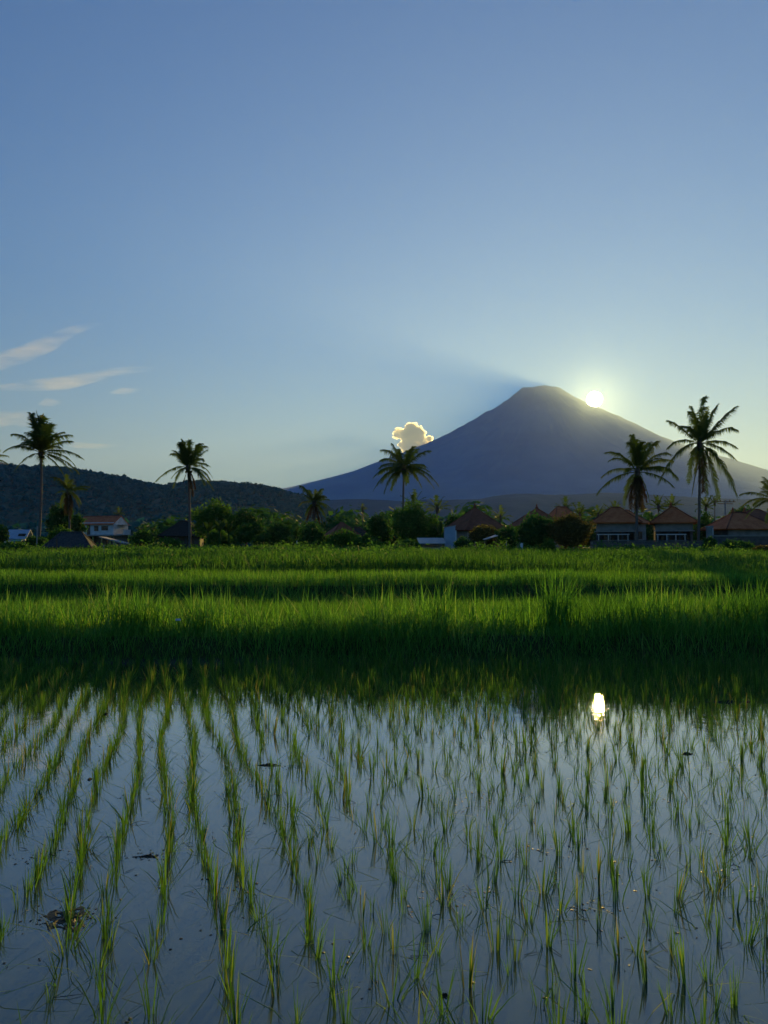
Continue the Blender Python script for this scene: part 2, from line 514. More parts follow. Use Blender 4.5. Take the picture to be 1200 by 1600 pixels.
cirrus([(-90, 585, 6), (-20, 570, 15), (30, 556, 14), (80, 535, 14), (115, 516, 8), (140, 509, 5), (162, 506, 1)],
       'long upper cirrus streak rising above the tall dark palm', 0.0006, seed=1)
cirrus([(-60, 606, 3), (0, 606, 4), (50, 602, 9), (100, 599, 11), (140, 590, 9), (180, 581, 7), (230, 576, 4), (275, 579, 1)],
       'middle cirrus streak with a long thin tail', 0.0007, seed=2)
cirrus([(172, 614, 1), (195, 611, 4), (222, 609, 1)], 'faint short cirrus fleck under the long tail', 0.0008, seed=3)
cirrus([(-70, 665, 8), (-10, 655, 14), (20, 652, 12), (40, 655, 14), (50, 648, 2)], 'pale cloud patch beside the tall palm crown', 0.0006, seed=4)
cirrus([(60, 632, 1), (78, 628, 6), (98, 628, 1)], 'tiny pale cloud wisp just above the tall palm', 0.0007, seed=5)
cirrus([(96, 694, 1), (118, 695, 5), (150, 697, 4), (195, 696, 1)], 'low faint cloud wisp right of the tall palm', 0.0008, seed=6)

# ------------------------------------------------------------------ terrain
def smooth(a, b, x):
    t = np.clip((x - a) / (b - a), 0, 1)
    return t * t * (3 - 2 * t)


BANK_Y, BANK2_Y, BANK3_Y = 10.9, 19.6, 26.6


def wob(x, s):
    return 0.55 * fbm(np.asarray(x) * 0.35, np.zeros_like(np.asarray(x, float)) + s, 3, s)


def gz(x, y):
    """terrain height in metres"""
    x = np.asarray(x, float); y = np.asarray(y, float)
    e1 = BANK_Y + wob(x, 3); e2 = BANK2_Y + wob(x * 0.6, 7) * 3; e3 = BANK3_Y + wob(x * 0.5, 9) * 5
    z = -0.07 + 0.02 * fbm(x * 1.5, y * 1.5, 3, 1)
    z = z + (0.40 + 0.14 * fbm(x * 0.6, y * 0.6, 2, 5)) * smooth(e1, e1 + 0.7, y) - 0.10 * smooth(e1 + 1.3, e1 + 1.7, y)
    z = z + 0.44 * smooth(e2, e2 + 0.6, y) + 0.20 * smooth(e3, e3 + 0.7, y)
    z = z + 0.60 * smooth(28, 75, y) + 0.08 * fbm(x * 0.12, y * 0.12, 3, 4) * smooth(27, 34, y)
    z = z + 0.004 * np.clip(y - 90, 0, 1e9) * (y > 90)
    z = np.where(y < 1.2, np.maximum(z, -0.07 + 0.28 * smooth(1.2, 0.7, y) if False else z), z)
    z = z + 0.30 * (1 - smooth(0.5, 1.3, y))
    return z


def gz1(x, y):
    return float(gz(np.array([x]), np.array([y]))[0])


xs = np.concatenate([-np.geomspace(26000, 16, 26), np.linspace(-15, 15, 121), np.geomspace(16, 26000, 26)])
ys = np.concatenate([[-4000, -800, -150, -40, -12, -4, 0.0], np.linspace(0.4, 1.6, 7), np.linspace(2, 10, 33), np.linspace(10.1, 13.2, 45), np.linspace(13.6, 18.6, 11),
                     np.linspace(18.8, 21.4, 27), np.linspace(21.8, 25.6, 8), np.linspace(25.8, 28.6, 25), np.linspace(29.5, 90, 50), np.geomspace(95, 26000, 40)])
XX, YY = np.meshgrid(xs, ys)
ZZ = gz(XX, YY)
ZZ = np.where(YY > 3000, np.minimum(ZZ, 12), np.minimum(ZZ, 12))
nx, ny = len(xs), len(ys)
idx = np.arange(nx * ny).reshape(ny, nx)
quads = np.stack([idx[:-1, :-1], idx[:-1, 1:], idx[1:, 1:], idx[1:, :-1]], -1).reshape(-1, 4)
g = link('ground', np_mesh('ground', np.stack([XX, YY, ZZ], -1).reshape(-1, 3), [quads], smooth=True), M['ground'])
tag(g, kind='structure')

w = MB().add([(-40, 0.6, 0), (40, 0.6, 0), (40, 12.2, 0), (-40, 12.2, 0)], [(0, 1, 2, 3)]).build('water', M['water'])
tag(w, kind='structure')
w2 = MB().add([(-40, 12.2, 0.25), (40, 12.2, 0.25), (40, 20.6, 0.25), (-40, 20.6, 0.25)], [(0, 1, 2, 3)]).build('water', M['water'])
tag(w2, kind='structure')


def volcano():
    Y0 = 14000.0; s = Y0 / FPX
    pk = at(845, 604, Y0)
    L = [(0, 603), (12, 604.5), (22, 606.5), (27, 606), (38, 612), (52, 623), (66, 632), (104, 654), (145, 677), (180, 692), (210, 704), (245, 717), (295, 736), (345, 749),
         (385, 759), (410, 764), (470, 772), (600, 790), (800, 815), (1000, 840), (1300, 858)]
    Rr = [(0, 603), (14, 604), (28, 607), (45, 615), (60, 624), (83, 636), (105, 643), (155, 666), (195, 686), (255, 708), (305, 722), (355, 738), (430, 758), (560, 785), (800, 815), (1300, 858)]

    def prof(P):
        r = np.array([p[0] * s for p in P]); z = np.array([at(845, p[1], Y0).z for p in P])
        return r, np.maximum(z, 1.0)
    rl, zl = prof(L); rr_, zr = prof(Rr)
    na, nr = 360, 130
    rad = np.concatenate([np.linspace(0, 2500, 70), np.geomspace(2550, 11000, nr - 70)])
    ang = np.linspace(0, 2 * np.pi, na, endpoint=False)
    RA, AN = np.meshgrid(rad, ang, indexing='ij')
    cx, cy = np.cos(AN), np.sin(AN)
    front = np.clip(-cy, 0, 1); back = np.clip(cy, 0, 1)
    reff = RA * (1 + 0.55 * front + 0.25 * back)
    hl = np.interp(reff, rl, zl); hr = np.interp(reff, rr_, zr)
    wgt = 0.5 + 0.5 * np.clip(cx * 1.6, -1, 1)
    H = hl * (1 - wgt) + hr * wgt
    # radial gullies carved downwards
    gn = 0
    for k, (fr, am) in enumerate(((9, 0.5), (21, 0.3), (47, 0.2))):
        gn = gn + am * np.abs(2 * vnoise(AN / (2 * np.pi) * fr * 1.0 + 0.15 * fbm(RA / 900, AN * 2, 2, 30 + k), RA / 5200.0, 40 + k) - 1)
    depth = np.minimum(RA * 0.16, 260) * np.clip(1.4 - RA / 9000, 0.2, 1) * np.clip(front * 2.2 - 0.35, 0, 1)
    H = H - depth * (1 - gn) * 0.8 + 12 * fbm(RA * cx / 220, RA * cy / 220, 3, 60) + 80 * np.clip(1.3 - RA / 2200, 0.12, 1) * fbm(RA * cx / 170 + 3, RA * cy / 170, 4, 61)
    V = np.stack([pk.x + RA * cx, Y0 + RA * cy, np.maximum(H, -5)], -1).reshape(-1, 3)
    nr = len(rad)
    ii = np.arange(nr * na).reshape(nr, na)
    q = np.stack([ii[:-1, :], ii[1:, :], np.roll(ii, -1, 1)[1:, :], np.roll(ii, -1, 1)[:-1, :]], -1).reshape(-1, 4)
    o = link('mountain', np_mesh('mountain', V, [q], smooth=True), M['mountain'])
    tag(o, kind='structure')


volcano()


def ridge(name, prof, Y0, depth, mat, rough=0.0, scale=40.0, seed=0, back=0.6, nd=40, dx=3.0, shape=1.0, smoothk=5):
    """a long hill whose crest runs across the view at distance Y0, front slope `depth` metres deep"""
    P = np.array(prof, float)
    px = np.arange(P[0, 0], P[-1, 0], dx)
    py = np.interp(px, P[:, 0], P[:, 1])
    py = np.convolve(np.pad(py, smoothk, mode='edge'), np.ones(2 * smoothk + 1) / (2 * smoothk + 1), 'valid')
    top = np.array([at(a, b, Y0).z for a, b in zip(px, py)])
    t = np.linspace(0, 1 + back, nd)
    T, PX = np.meshgrid(t, px, indexing='ij')
    TOP = np.broadcast_to(top, T.shape)
    X = (PX - 600) / FPX * Y0
    Yg = Y0 - depth + depth * T
    prof_t = np.where(T <= 1, np.clip(T, 0, 1) ** shape * (1.0), 1 - ((T - 1) / back) ** 2 * 0.9)
    prof_t = np.where(T <= 1, np.sin(prof_t * np.pi / 2), prof_t)
    Z = -2 + (TOP + 2) * prof_t + rough * fbm(X / scale, Yg / scale, 4, seed) * np.clip(TOP / 60, 0.2, 1)
    n0, n1 = T.shape
    ii = np.arange(n0 * n1).reshape(n0, n1)
    q = np.stack([ii[:-1, :-1], ii[:-1, 1:], ii[1:, 1:], ii[1:, :-1]], -1).reshape(-1, 4)
    o = link(name, np_mesh(name, np.stack([X, Yg, Z], -1).reshape(-1, 3), [q], smooth=True), mat)
    tag(o, kind='structure')
    return X, Yg, Z


HILL = [(-900, 742), (-500, 728), (-200, 733), (-60, 737), (0, 736), (40, 739), (90, 741), (130, 744), (170, 747), (200, 751), (225, 757), (255, 765), (285, 766), (310, 763), (335, 759),
        (365, 761), (395, 764), (425, 766), (440, 769), (460, 775), (490, 787), (520, 802), (550, 818), (580, 834), (610, 848), (650, 858)]
HX, HY, HZ = ridge('hill', HILL, 1500, 650, M['hill_ground'], 14, 120, 5, nd=60)
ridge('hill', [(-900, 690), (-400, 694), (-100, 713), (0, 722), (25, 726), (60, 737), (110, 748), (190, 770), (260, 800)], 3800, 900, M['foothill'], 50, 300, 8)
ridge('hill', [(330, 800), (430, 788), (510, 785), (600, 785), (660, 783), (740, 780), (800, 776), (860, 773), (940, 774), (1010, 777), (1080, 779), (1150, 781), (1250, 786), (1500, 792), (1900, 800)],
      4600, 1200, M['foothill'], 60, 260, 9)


def crowns(n, pos_fn, rmin, rmax, seed, mat, name, label, cat, squash=0.8, leaves=26, fine=1.0):
    """far wood: each crown a loose puff of leaf-cluster faces"""
    rng = np.random.default_rng(seed)
    P = pos_fn(rng, n)
    n = len(P)
    r = rng.uniform(rmin, rmax, n) * (0.7 + 0.6 * rng.random(n) ** 2)
    K = leaves
    d = rng.normal(size=(n, K, 3)); d /= np.linalg.norm(d, axis=2, keepdims=True)
    d[:, :, 2] = np.abs(d[:, :, 2]) * squash * 1.1 - 0.15
    rad = (0.65 + 0.45 * rng.random((n, K, 1))) if fine == 1.0 else (0.35 + 0.8 * rng.random((n, K, 1)))
    C = P[:, None, :] + d * rad * r[:, None, None] + np.array([0, 0, 1.0]) * (r * 0.55)[:, None, None]
    u = rng.normal(size=(n, K, 3)); u -= (u * d).sum(2, keepdims=True) * d * 0.7
    u /= np.linalg.norm(u, axis=2, keepdims=True)
    v = np.cross(d, u); v /= np.linalg.norm(v, axis=2, keepdims=True) + 1e-6
    sz = (fine * r[:, None, None] * (0.30 + 0.25 * rng.random((n, K, 1))))
    V = np.stack([C - u * sz, C - v * sz * 0.8, C + u * sz, C + v * sz * 0.8], 2).reshape(-1, 3)
    F = np.arange(len(V)).reshape(-1, 4)
    var = np.repeat((0.2 + np.repeat(rng.random(n), K) * 0.4 + rng.random(n * K) * 0.3), 4)
    o = link(name, np_mesh(name, V, [F], var), mat)
    tag(o, label, cat, kind='stuff')
    return o


def hill_pos(rng, n):
    a, b = HX.shape
    lim = int(a / 1.6) + 4
    i = (lim * np.sqrt(rng.random(n)) * 0.999).astype(int); j = rng.integers(0, b, n)
    jit = rng.uniform(-1, 1, (n, 2)) * np.array([4, 6])
    P = np.stack([HX[i, j] + jit[:, 0], HY[i, j] + jit[:, 1], HZ[i, j] - 1.5], -1)
    vis = (P[:, 0] > -1500) & (P[:, 2] > 0)
    return P[vis]


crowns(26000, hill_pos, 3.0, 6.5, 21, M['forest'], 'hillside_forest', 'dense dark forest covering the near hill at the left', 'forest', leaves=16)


def treeline_pos(rng, n):
    px = rng.uniform(-300, 1600, n); Y = rng.uniform(170, 420, n)
    return np.stack([(px - 600) / FPX * Y, Y, np.full(n, 1.8) + 0.004 * (Y - 90)], -1)


def treeline_r(n):
    return n


def grove_pos(rng, n):
    px = rng.uniform(150, 1500, n); Y = rng.uniform(118, 168, n)
    keep = (px > 400) | ((px > 235) & (rng.random(n) < 0.4))
    px, Y = px[keep], Y[keep]
    m = len(px)
    return np.stack([(px - 600) / FPX * Y, Y, np.full(m, 1.6) + rng.uniform(-0.6, 1.4, m)], -1)


crowns(300, grove_pos, 2.2, 3.9, 23, M['leaf_dark'], 'garden_trees', 'dim band of garden trees filling gaps behind the houses', 'trees', leaves=260, squash=1.0, fine=0.35)
crowns(900, treeline_pos, 2.2, 4.6, 22, M['forest'], 'distant_trees', 'low dark mass of distant trees behind the village houses', 'trees', leaves=60, squash=1.0)


# ------------------------------------------------------------------ grasses
def blades(P, h, w, lean, az, rng, droop=0.35):
    """P (n,3) roots. returns V, F for tapering bent blades (7 vertices, 3 faces each)"""
    n = len(P)
    t = np.array([0, 0.42, 0.78, 1.0])
    d = np.stack([np.cos(az), np.sin(az), np.zeros(n)], -1)
    side = np.stack([-np.sin(az + rng.uniform(-0.9, 0.9, n)), np.cos(az), np.zeros(n)], -1)
    side /= np.linalg.norm(side, axis=1, keepdims=True)
    V = np.zeros((n, 7, 3)); k = 0
    for i, tt in enumerate(t):
        c = P + d * (h * lean * (0.35 * tt + 0.65 * tt * tt))[:, None]
        c[:, 2] += h * (tt - droop * lean * tt * tt)
        ww = w * (1.0, 0.95, 0.6, 0)[i]
        if i < 3:
            V[:, k] = c - side * ww[:, None] / 2; V[:, k + 1] = c + side * ww[:, None] / 2; k += 2
        else:
            V[:, k] = c
    b = (np.arange(n) * 7)[:, None]
    Q = np.concatenate([b + np.array([0, 1, 3, 2]), b + np.array([2, 3, 5, 4])], 0)
    T = b + np.array([4, 5, 6])
    return V.reshape(-1, 3), Q, T


def grass(name, label, cat, P, h, w, lean, mat, seed, droop=0.35):
    rng = np.random.default_rng(seed)
    n = len(P)
    V, Q, T = blades(P, h, w, lean, rng.uniform(0, 2 * np.pi, n), rng, droop)
    o = link(name, np_mesh(name, V, [Q, T], np.repeat(rng.random(n), 7)), mat)
    tag(o, label, cat, kind='stuff')
    return o


def pts(rng, n, x0, x1, y0, y1, persp=True):
    y = rng.uniform(y0, y1, n); x = rng.uniform(x0, x1, n)
    return x, y


def bank_grass():
    rng = np.random.default_rng(31)
    x = rng.uniform(-9, 9, 30000); y = BANK_Y + wob(x, 3) - 0.12 + rng.random(30000) ** 0.8 * 1.75
    z = gz(x, y)
    dens = fbm(x * 1.1, y * 1.3, 3, 2)
    h = (0.18 + 0.24 * rng.random(len(x))) * (1 + 1.3 * np.clip(dens, -0.3, 0.5)) * (1 + 1.6 * np.clip(fbm(x * 0.45, y * 0.3, 2, 41), -0.3, 0.4))
    h *= np.where(y < BANK_Y + wob(x, 3) + 0.3, 0.65, 0.9)
    P = [np.stack([x, y, z - 0.01], -1)]; H = [h]; W = [rng.uniform(0.005, 0.011, len(x))]; Ln = [rng.uniform(0.1, 0.9, len(x))]
    # taller tufts standing out along the crest: photo x, top y, spread m, blades, distance
    for px, py, sp, nb, Y in ((55, 925, 0.16, 60, 11.8), (185, 903, 0.2, 90, 12.0), (215, 915, 0.18, 60, 11.9), (300, 925, 0.2, 60, 11.7), (325, 912, 0.16, 70, 11.9), (245, 918, 0.15, 40, 12), (495, 915, 0.16, 40, 12),
                              (590, 908, 0.14, 50, 12), (640, 912, 0.16, 50, 12), (685, 902, 0.12, 50, 12), (870, 880, 0.10, 60, 11.9), (872, 905, 0.16, 50, 11.9),
                              (945, 915, 0.2, 70, 12), (1010, 905, 0.25, 90, 12), (1045, 908, 0.25, 80, 12.1), (1085, 915, 0.2, 60, 12), (1130, 908, 0.25, 80, 12), (1180, 898, 0.3, 110, 11.9), (1225, 900, 0.3, 90, 12),
                              (750, 918, 0.2, 50, 12), (810, 922, 0.2, 40, 12), (400, 922, 0.2, 40, 12), (110, 922, 0.2, 50, 12), (10, 918, 0.2, 60, 12), (-60, 915, 0.25, 60, 12)):
        c = at(px, py, Y); nb = int(nb * 2.4)
        xx = c.x + rng.normal(0, sp * 1.25, nb); yy = Y + rng.normal(0, 0.12, nb)
        zz = gz(xx, yy)
        hh = np.clip((c.z - zz) * rng.uniform(0.5, 1.15, nb), 0.15, 1.1)
        P.append(np.stack([xx, yy, zz - 0.01], -1)); H.append(hh); W.append(rng.uniform(0.009, 0.018, nb)); Ln.append(rng.uniform(0.05, 0.7, nb))
    grass('bank_grass', 'tall wild grass on the bank behind the flooded paddy', 'grass', np.concatenate(P), np.concatenate(H), np.concatenate(W), np.concatenate(Ln), M['bank_grass'], 32)


bank_grass()


def field_rice():
    rng = np.random.default_rng(33)
    R_, Pl = [], []
    # planted hills in rows beyond the bank
    c = np.arange(-16, 22, 0.23); yy = np.arange(12.3, 19.9, 0.17)
    C, Y = np.meshgrid(c, yy)
    X = C - 0.28 * (Y - 12) + rng.normal(0, 0.025, C.shape); Y = Y + rng.normal(0, 0.03, C.shape)
    m = np.abs(X) < Y * 0.5 + 3.0
    X, Y = X[m], Y[m]
    K = 15
    x = np.repeat(X, K) + rng.normal(0, 0.035, len(X) * K); y = np.repeat(Y, K) + rng.normal(0, 0.035, len(X) * K)
    n = len(x)
    h = rng.uniform(0.22, 0.38, n) * (1 + 0.9 * fbm(x * 0.5, y * 0.4, 3, 15))
    grass('field_rice', 'knee-high green rice filling the field behind the grassy bank', 'rice', np.stack([x, y, gz(x, y)], -1), h, rng.uniform(0.006, 0.011, n), rng.uniform(0.1, 0.75, n), M['field'], 34)


field_rice()


def upper_grass():
    rng = np.random.default_rng(35)
    n = 17000
    x = rng.uniform(-14, 14, n); y = BANK2_Y + wob(x * 0.6, 7) * 3 - 0.1 + rng.random(n) * 1.5
    h = (0.24 + 0.22 * rng.random(n)) * (1 + 1.2 * np.clip(fbm(x * 0.8, y, 3, 8), -0.3, 0.5))
    grass('ridge_grass', 'dark weedy grass on the second low field ridge', 'grass', np.stack([x, y, gz(x, y)], -1), h, rng.uniform(0.008, 0.016, n), rng.uniform(0.1, 0.9, n), M['bank_grass'], 36)
    n = 26000
    x = rng.uniform(-18, 18, n); y = rng.uniform(20.9, 27.0, n)
    grass('upper_rice', 'bright green rice in the narrow upper field', 'rice', np.stack([x, y, gz(x, y)], -1), rng.uniform(0.25, 0.42, n), rng.uniform(0.011, 0.02, n), rng.uniform(0.1, 0.7, n), M['field'], 37)
    n = 90000
    y = 26.4 + 56 * rng.random(n) ** 1.25; x = rng.uniform(-1, 1, n) * (y * 0.56 + 4)
    cl = fbm(x * 0.22, y * 0.14, 4, 12)
    h = (0.28 + 0.3 * rng.random(n)) * (1 + 1.8 * np.clip(cl, -0.3, 0.5))
    grass('meadow_grass', 'rough green grass stretching to the village edge', 'grass', np.stack([x, y, gz(x, y)], -1), h, rng.uniform(0.02, 0.05, n), rng.uniform(0.1, 0.8, n), M['weeds'], 38)


upper_grass()


# ------------------------------------------------------------------ foliage and trees
def leaf_cloud(lobes, n, size, rng, hollow=0.55, flat=0.0):
    """n leaf faces spread through a set of ellipsoid lobes (cx,cy,cz,rx,ry,rz), denser near each lobe's skin and in sub-clumps"""
    L = np.array(lobes, float)
    vol = L[:, 3] * L[:, 4] * L[:, 5]
    pick = rng.choice(len(L), n, p=vol ** 0.7 / (vol ** 0.7).sum())
    nc = max(8, n // 45)
    # sub-clump centres
    cl = rng.choice(len(L), nc, p=vol ** 0.7 / (vol ** 0.7).sum())
    d = rng.normal(size=(nc, 3)); d /= np.linalg.norm(d, axis=1, keepdims=True)
    rr = hollow + (1 - hollow) * rng.random((nc, 1))
    cc = L[cl, :3] + d * rr * L[cl, 3:]
    k = rng.integers(0, nc, n)
    rad = (L[cl, 3:].mean(1) * 0.27)[k]
    C = cc[k] + rng.normal(size=(n, 3)) * rad[:, None] * np.array([1, 1, 0.7])
    loose = rng.random(n) < 0.22
    dl = rng.normal(size=(n, 3)); dl /= np.linalg.norm(dl, axis=1, keepdims=True)
    C = np.where(loose[:, None], L[pick, :3] + dl * (0.5 + 0.6 * rng.random((n, 1))) * L[pick, 3:], C)
    nrm = rng.normal(size=(n, 3)); nrm[:, 2] += flat; nrm /= np.linalg.norm(nrm, axis=1, keepdims=True)
    u = np.cross(nrm, rng.normal(size=(n, 3))); u /= np.linalg.norm(u, axis=1, keepdims=True) + 1e-6
    v = np.cross(nrm, u)
    s = size * (0.6 + 0.8 * rng.random((n, 1)))
    V = np.stack([C - u * s, C - v * s * 0.5, C + u * s, C + v * s * 0.5], 1).reshape(-1, 3)
    var = np.repeat(0.6 * rng.random(nc)[k] + 0.4 * rng.random(n), 4)
    return V, np.arange(4 * n).reshape(-1, 4), var


def tree(name, label, px, top, bottom_y, wpx, Y, mat, leaves=5000, size=0.16, seed=0, lobes=7, cat='tree', group=None, crown_lo=0.25, trunk=True, flat=0.3, trunk_r=None):
    """broadleaf tree whose crown reaches photo y=top and spans about wpx"""
    rng = np.random.default_rng(seed * 17 + 3)
    x = (px - 600) / FPX * Y
    gz0 = gz1(x, Y)
    H = at(px, top, Y).z - gz0
    W = wpx / FPX * Y / 2
    root = empty(name, (x, Y, gz0), 0)
    z0 = H * crown_lo
    lb = []
    ch = H - z0
    for i in range(lobes):
        a = 2 * math.pi * i / lobes + rng.uniform(-0.4, 0.4)
        q = rng.uniform(0.3, 0.62)
        rx = W * rng.uniform(0.36, 0.52); rz = ch * rng.uniform(0.22, 0.34)
        lb.append((W * q * math.cos(a), W * q * math.sin(a), z0 + rz + (ch - 2 * rz) * rng.uniform(0.05, 0.85), rx, rx, rz))
    lb.append((rng.uniform(-0.15, 0.15) * W, 0, H - ch * 0.3, W * 0.5, W * 0.5, ch * 0.3))
    lb.append((0, 0, z0 + ch * 0.42, W * 0.62, W * 0.62, ch * 0.36))
    V, F, var = leaf_cloud(lb, leaves, size, rng, flat=flat)
    V[:, 2] = np.maximum(V[:, 2], 0.02)
    if trunk:
        tr = trunk_r or max(0.06, H * 0.022)
        b = MB()
        top_p = Vector((rng.uniform(-0.1, 0.1) * W, 0, z0 + ch * 0.45))
        b.tube([(0, 0, -0.1), (rng.uniform(-.05, .05), 0, z0 * 0.6), top_p], [tr * 1.3, tr, tr * 0.5], 8)
        for l in lb[:lobes]:
            c = Vector(l[:3]); s0 = Vector((0, 0, z0 * rng.uniform(0.75, 1.1) + 0.1))
            mid = s0.lerp(c, 0.5) + Vector((0, 0, 0.1 * ch))
            b.tube([s0, mid, c + Vector((0, 0, l[5] * 0.4))], [tr * 0.55, tr * 0.35, tr * 0.12], 5)
        b.build('trunk', M['bark'], root, True)
    link('crown', np_mesh('crown', V, [F], var), mat, root)
    tag(root, label, cat, group)
    return root


def bez(p0, p1, p2, t):
    return (1 - t) ** 2 * p0 + 2 * t * (1 - t) * p1 + t * t * p2


def frond_mesh(tip, bow, rng, nl=84, lw=0.055, ll=1.0, hang=0.9, torn=0.0, side_z=0.0):
    """one feather frond from the origin to `tip`; leaflets hang from both sides of the midrib"""
    p0 = Vector((0, 0, 0)); p2 = Vector(tip); L = p2.length
    p1 = p2 * 0.5 + Vector((0, 0, bow * L)) + Vector((rng.uniform(-.08, .08) * L, rng.uniform(-.08, .08) * L, 0))
    V = []; F = []
    N = 12
    dr = rng.uniform(0.0, 0.10) * L
    _b = bez
    bez_ = lambda a_, b_, c_, t_: _b(a_, b_, c_, t_) - Vector((0, 0, dr * max(0.0, t_ - 0.6) ** 2 * 6))
    pt = [bez_(p0, p1, p2, i / N) for i in range(N + 1)]
    # midrib: a tapering three-sided rod
    for i, p in enumerate(pt):
        d = (pt[min(i + 1, N)] - pt[max(i - 1, 0)]).normalized(); q = d.to_track_quat('Z', 'Y')
        r = 0.055 * (1 - 0.85 * i / N) * (L / 4.5) + 0.006
        for k in range(3): V.append(p + q @ Vector((r * math.cos(k * 2.094), r * math.sin(k * 2.094), 0)))
    for i in range(N):
        for k in range(3): F.append((3 * i + k, 3 * i + (k + 1) % 3, 3 * i + 3 + (k + 1) % 3, 3 * i + 3 + k))
    up = Vector((0, 0, 1))
    for i in range(nl):
        t = 0.16 + 0.84 * (i + 0.5) / nl
        if rng.random() < torn: continue
        p = bez_(p0, p1, p2, t); d = (bez_(p0, p1, p2, min(t + 0.03, 1.03)) - bez_(p0, p1, p2, t - 0.03)).normalized()
        sd = d.cross(up)
        if sd.length < 0.15: sd = d.cross(Vector((rng.uniform(-1, 1), 1, 0)))
        sd.normalize()
        nm = sd.cross(d).normalized()
        prof = (0.35 + 0.65 * math.sin(math.pi * min(1, 0.12 + t * 0.88)) ** 0.7) if t < 0.96 else 0.4
        for s in (-1, 1):
            l = ll * prof * rng.uniform(0.6, 1.2) * (L / 4.5) * (1 + 0.25 * math.sin(t * 23 + L * 9))
            out = (sd * s * rng.uniform(0.75, 1.0) + d * (0.45 + 0.5 * t) + nm * 0.25).normalized()
            a = p; b = a + out * l * 0.5 - up * (l * 0.12 * hang); c = b + (out * (1 - 0.6 * hang) - up * hang * rng.uniform(0.7, 1.5)).normalized() * l * 0.62
            w = lw * rng.uniform(0.8, 1.2) * (L / 4.5)
            n = len(V)
            V += [a - d * w * 0.4, a + d * w * 0.4, b + d * w * 0.55, b - d * w * 0.55, c]
            F += [(n, n + 1, n + 2, n + 3), (n + 3, n + 2, n + 4)]
    me = bpy.data.meshes.new('frond'); me.from_pydata([tuple(v) for v in V], [], F)
    var = np.full(len(V), 0.0) + rng.random() * 0.7 + rng.random(len(V)) * 0.2
    a = me.attributes.new('var', 'FLOAT', 'POINT'); a.data.foreach_set('value', var.astype(np.float32))
    me.update()
    return me


def palm(label, crown, base, Y, tips, seed, extra=8, r=0.16, dry=(), hang=0.9, group='coconut palms around the village', ll=1.0, nuts=5, boots=0.35, nl=84, torn=0.05, cat='palm', name='palm_tree', size=1.0, bend=0.0, lw=0.072):
    """crown/base/tips in photo pixels; tips: (px, py, bow)"""
    rng = np.random.default_rng(seed)
    s = Y / FPX
    bx = (base[0] - 600) * s
    z0 = gz1(bx, Y) - 0.05
    root = empty(name, (bx, Y, z0))
    c = at(crown[0], crown[1], Y) - Vector((bx, Y, z0))
    b = MB(); n = 16
    P = []; Rd = []
    for i in range(n + 1):
        t = i / n
        P.append((c.x * t ** 1.3 + bend * math.sin(math.pi * t), 0.12 * math.sin(t * 3), c.z * t))
        Rd.append(r * (1.45 - 0.75 * min(1, t * 6) ** 0.5 if t < 0.17 else 0.95 - 0.30 * t) * (1.05 if i % 2 else 0.97))
    b.tube(P, Rd, 10)
    b.build('trunk', M['palm_bark'], root, True)
    # fibrous heart where the leaf bases overlap
    hb = MB(); hb.tube([c + Vector((0, 0, -boots * 1.4)), c + Vector((0, 0, -boots * 0.4)), c + Vector((0, 0, boots)), c + Vector((0, 0, boots * 2))], [r * 0.8, r * 1.7, r * 1.5, r * 0.3], 9)
    hb.build('crown_heart', M['bark'], root, True)
    for i in range(nuts):
        a = rng.uniform(0, 6.28); p = c + Vector((0.32 * math.cos(a), 0.32 * math.sin(a), -0.35 - 0.2 * rng.random()))
        nb = MB(); nb.tube([p + Vector((0, 0, -0.14)), p + Vector((0, 0, -0.09)), p, p + Vector((0, 0, 0.09)), p + Vector((0, 0, 0.14))], [0.03, 0.09, 0.12, 0.09, 0.02], 8)
        nb.build('coconut', M['leaf_brown'], root, True)

    def put(tip, bow, dryf, hg):
        o = link('frond', frond_mesh(tip, bow, rng, nl=nl, ll=ll, hang=hg, torn=torn, lw=lw), M['frond_dry'] if dryf else M['frond'], root)
        o.location = c
    for k, tp in enumerate(tips):
        px, py = tp[0], tp[1]
        d2 = Vector(((px - crown[0]) * s, 0, -(py - crown[1]) * s))
        L = d2.length
        full = 4.4 * size
        dep = math.sqrt(max(0.0, full * full - L * L)) * rng.uniform(0.1, 0.6) * rng.choice([-1, 1])
        d2.y = dep
        bow = tp[2] if len(tp) > 2 else 0.2
        steep = d2.z / max(L, 0.01)
        put(d2, bow if steep < 0.6 else bow * 0.3, False, hang if steep < 0.5 else hang * 0.6)
    for k in range(extra):
        a = rng.choice([-1, 1]) * math.pi / 2 + rng.uniform(-0.9, 0.9)
        e = rng.uniform(-0.25, 0.9)
        L = 4.0 * size * rng.uniform(0.8, 1.1)
        put(Vector((math.cos(a) * math.cos(e), math.sin(a) * math.cos(e), math.sin(e))) * L, 0.2, False, hang)
    for tp in dry:
        d2 = Vector(((tp[0] - crown[0]) * s, rng.uniform(-0.5, 0.5), -(tp[1] - crown[1]) * s))
        put(d2, 0.12, True, 0.9)
    tag(root, label, cat, group)
    return root


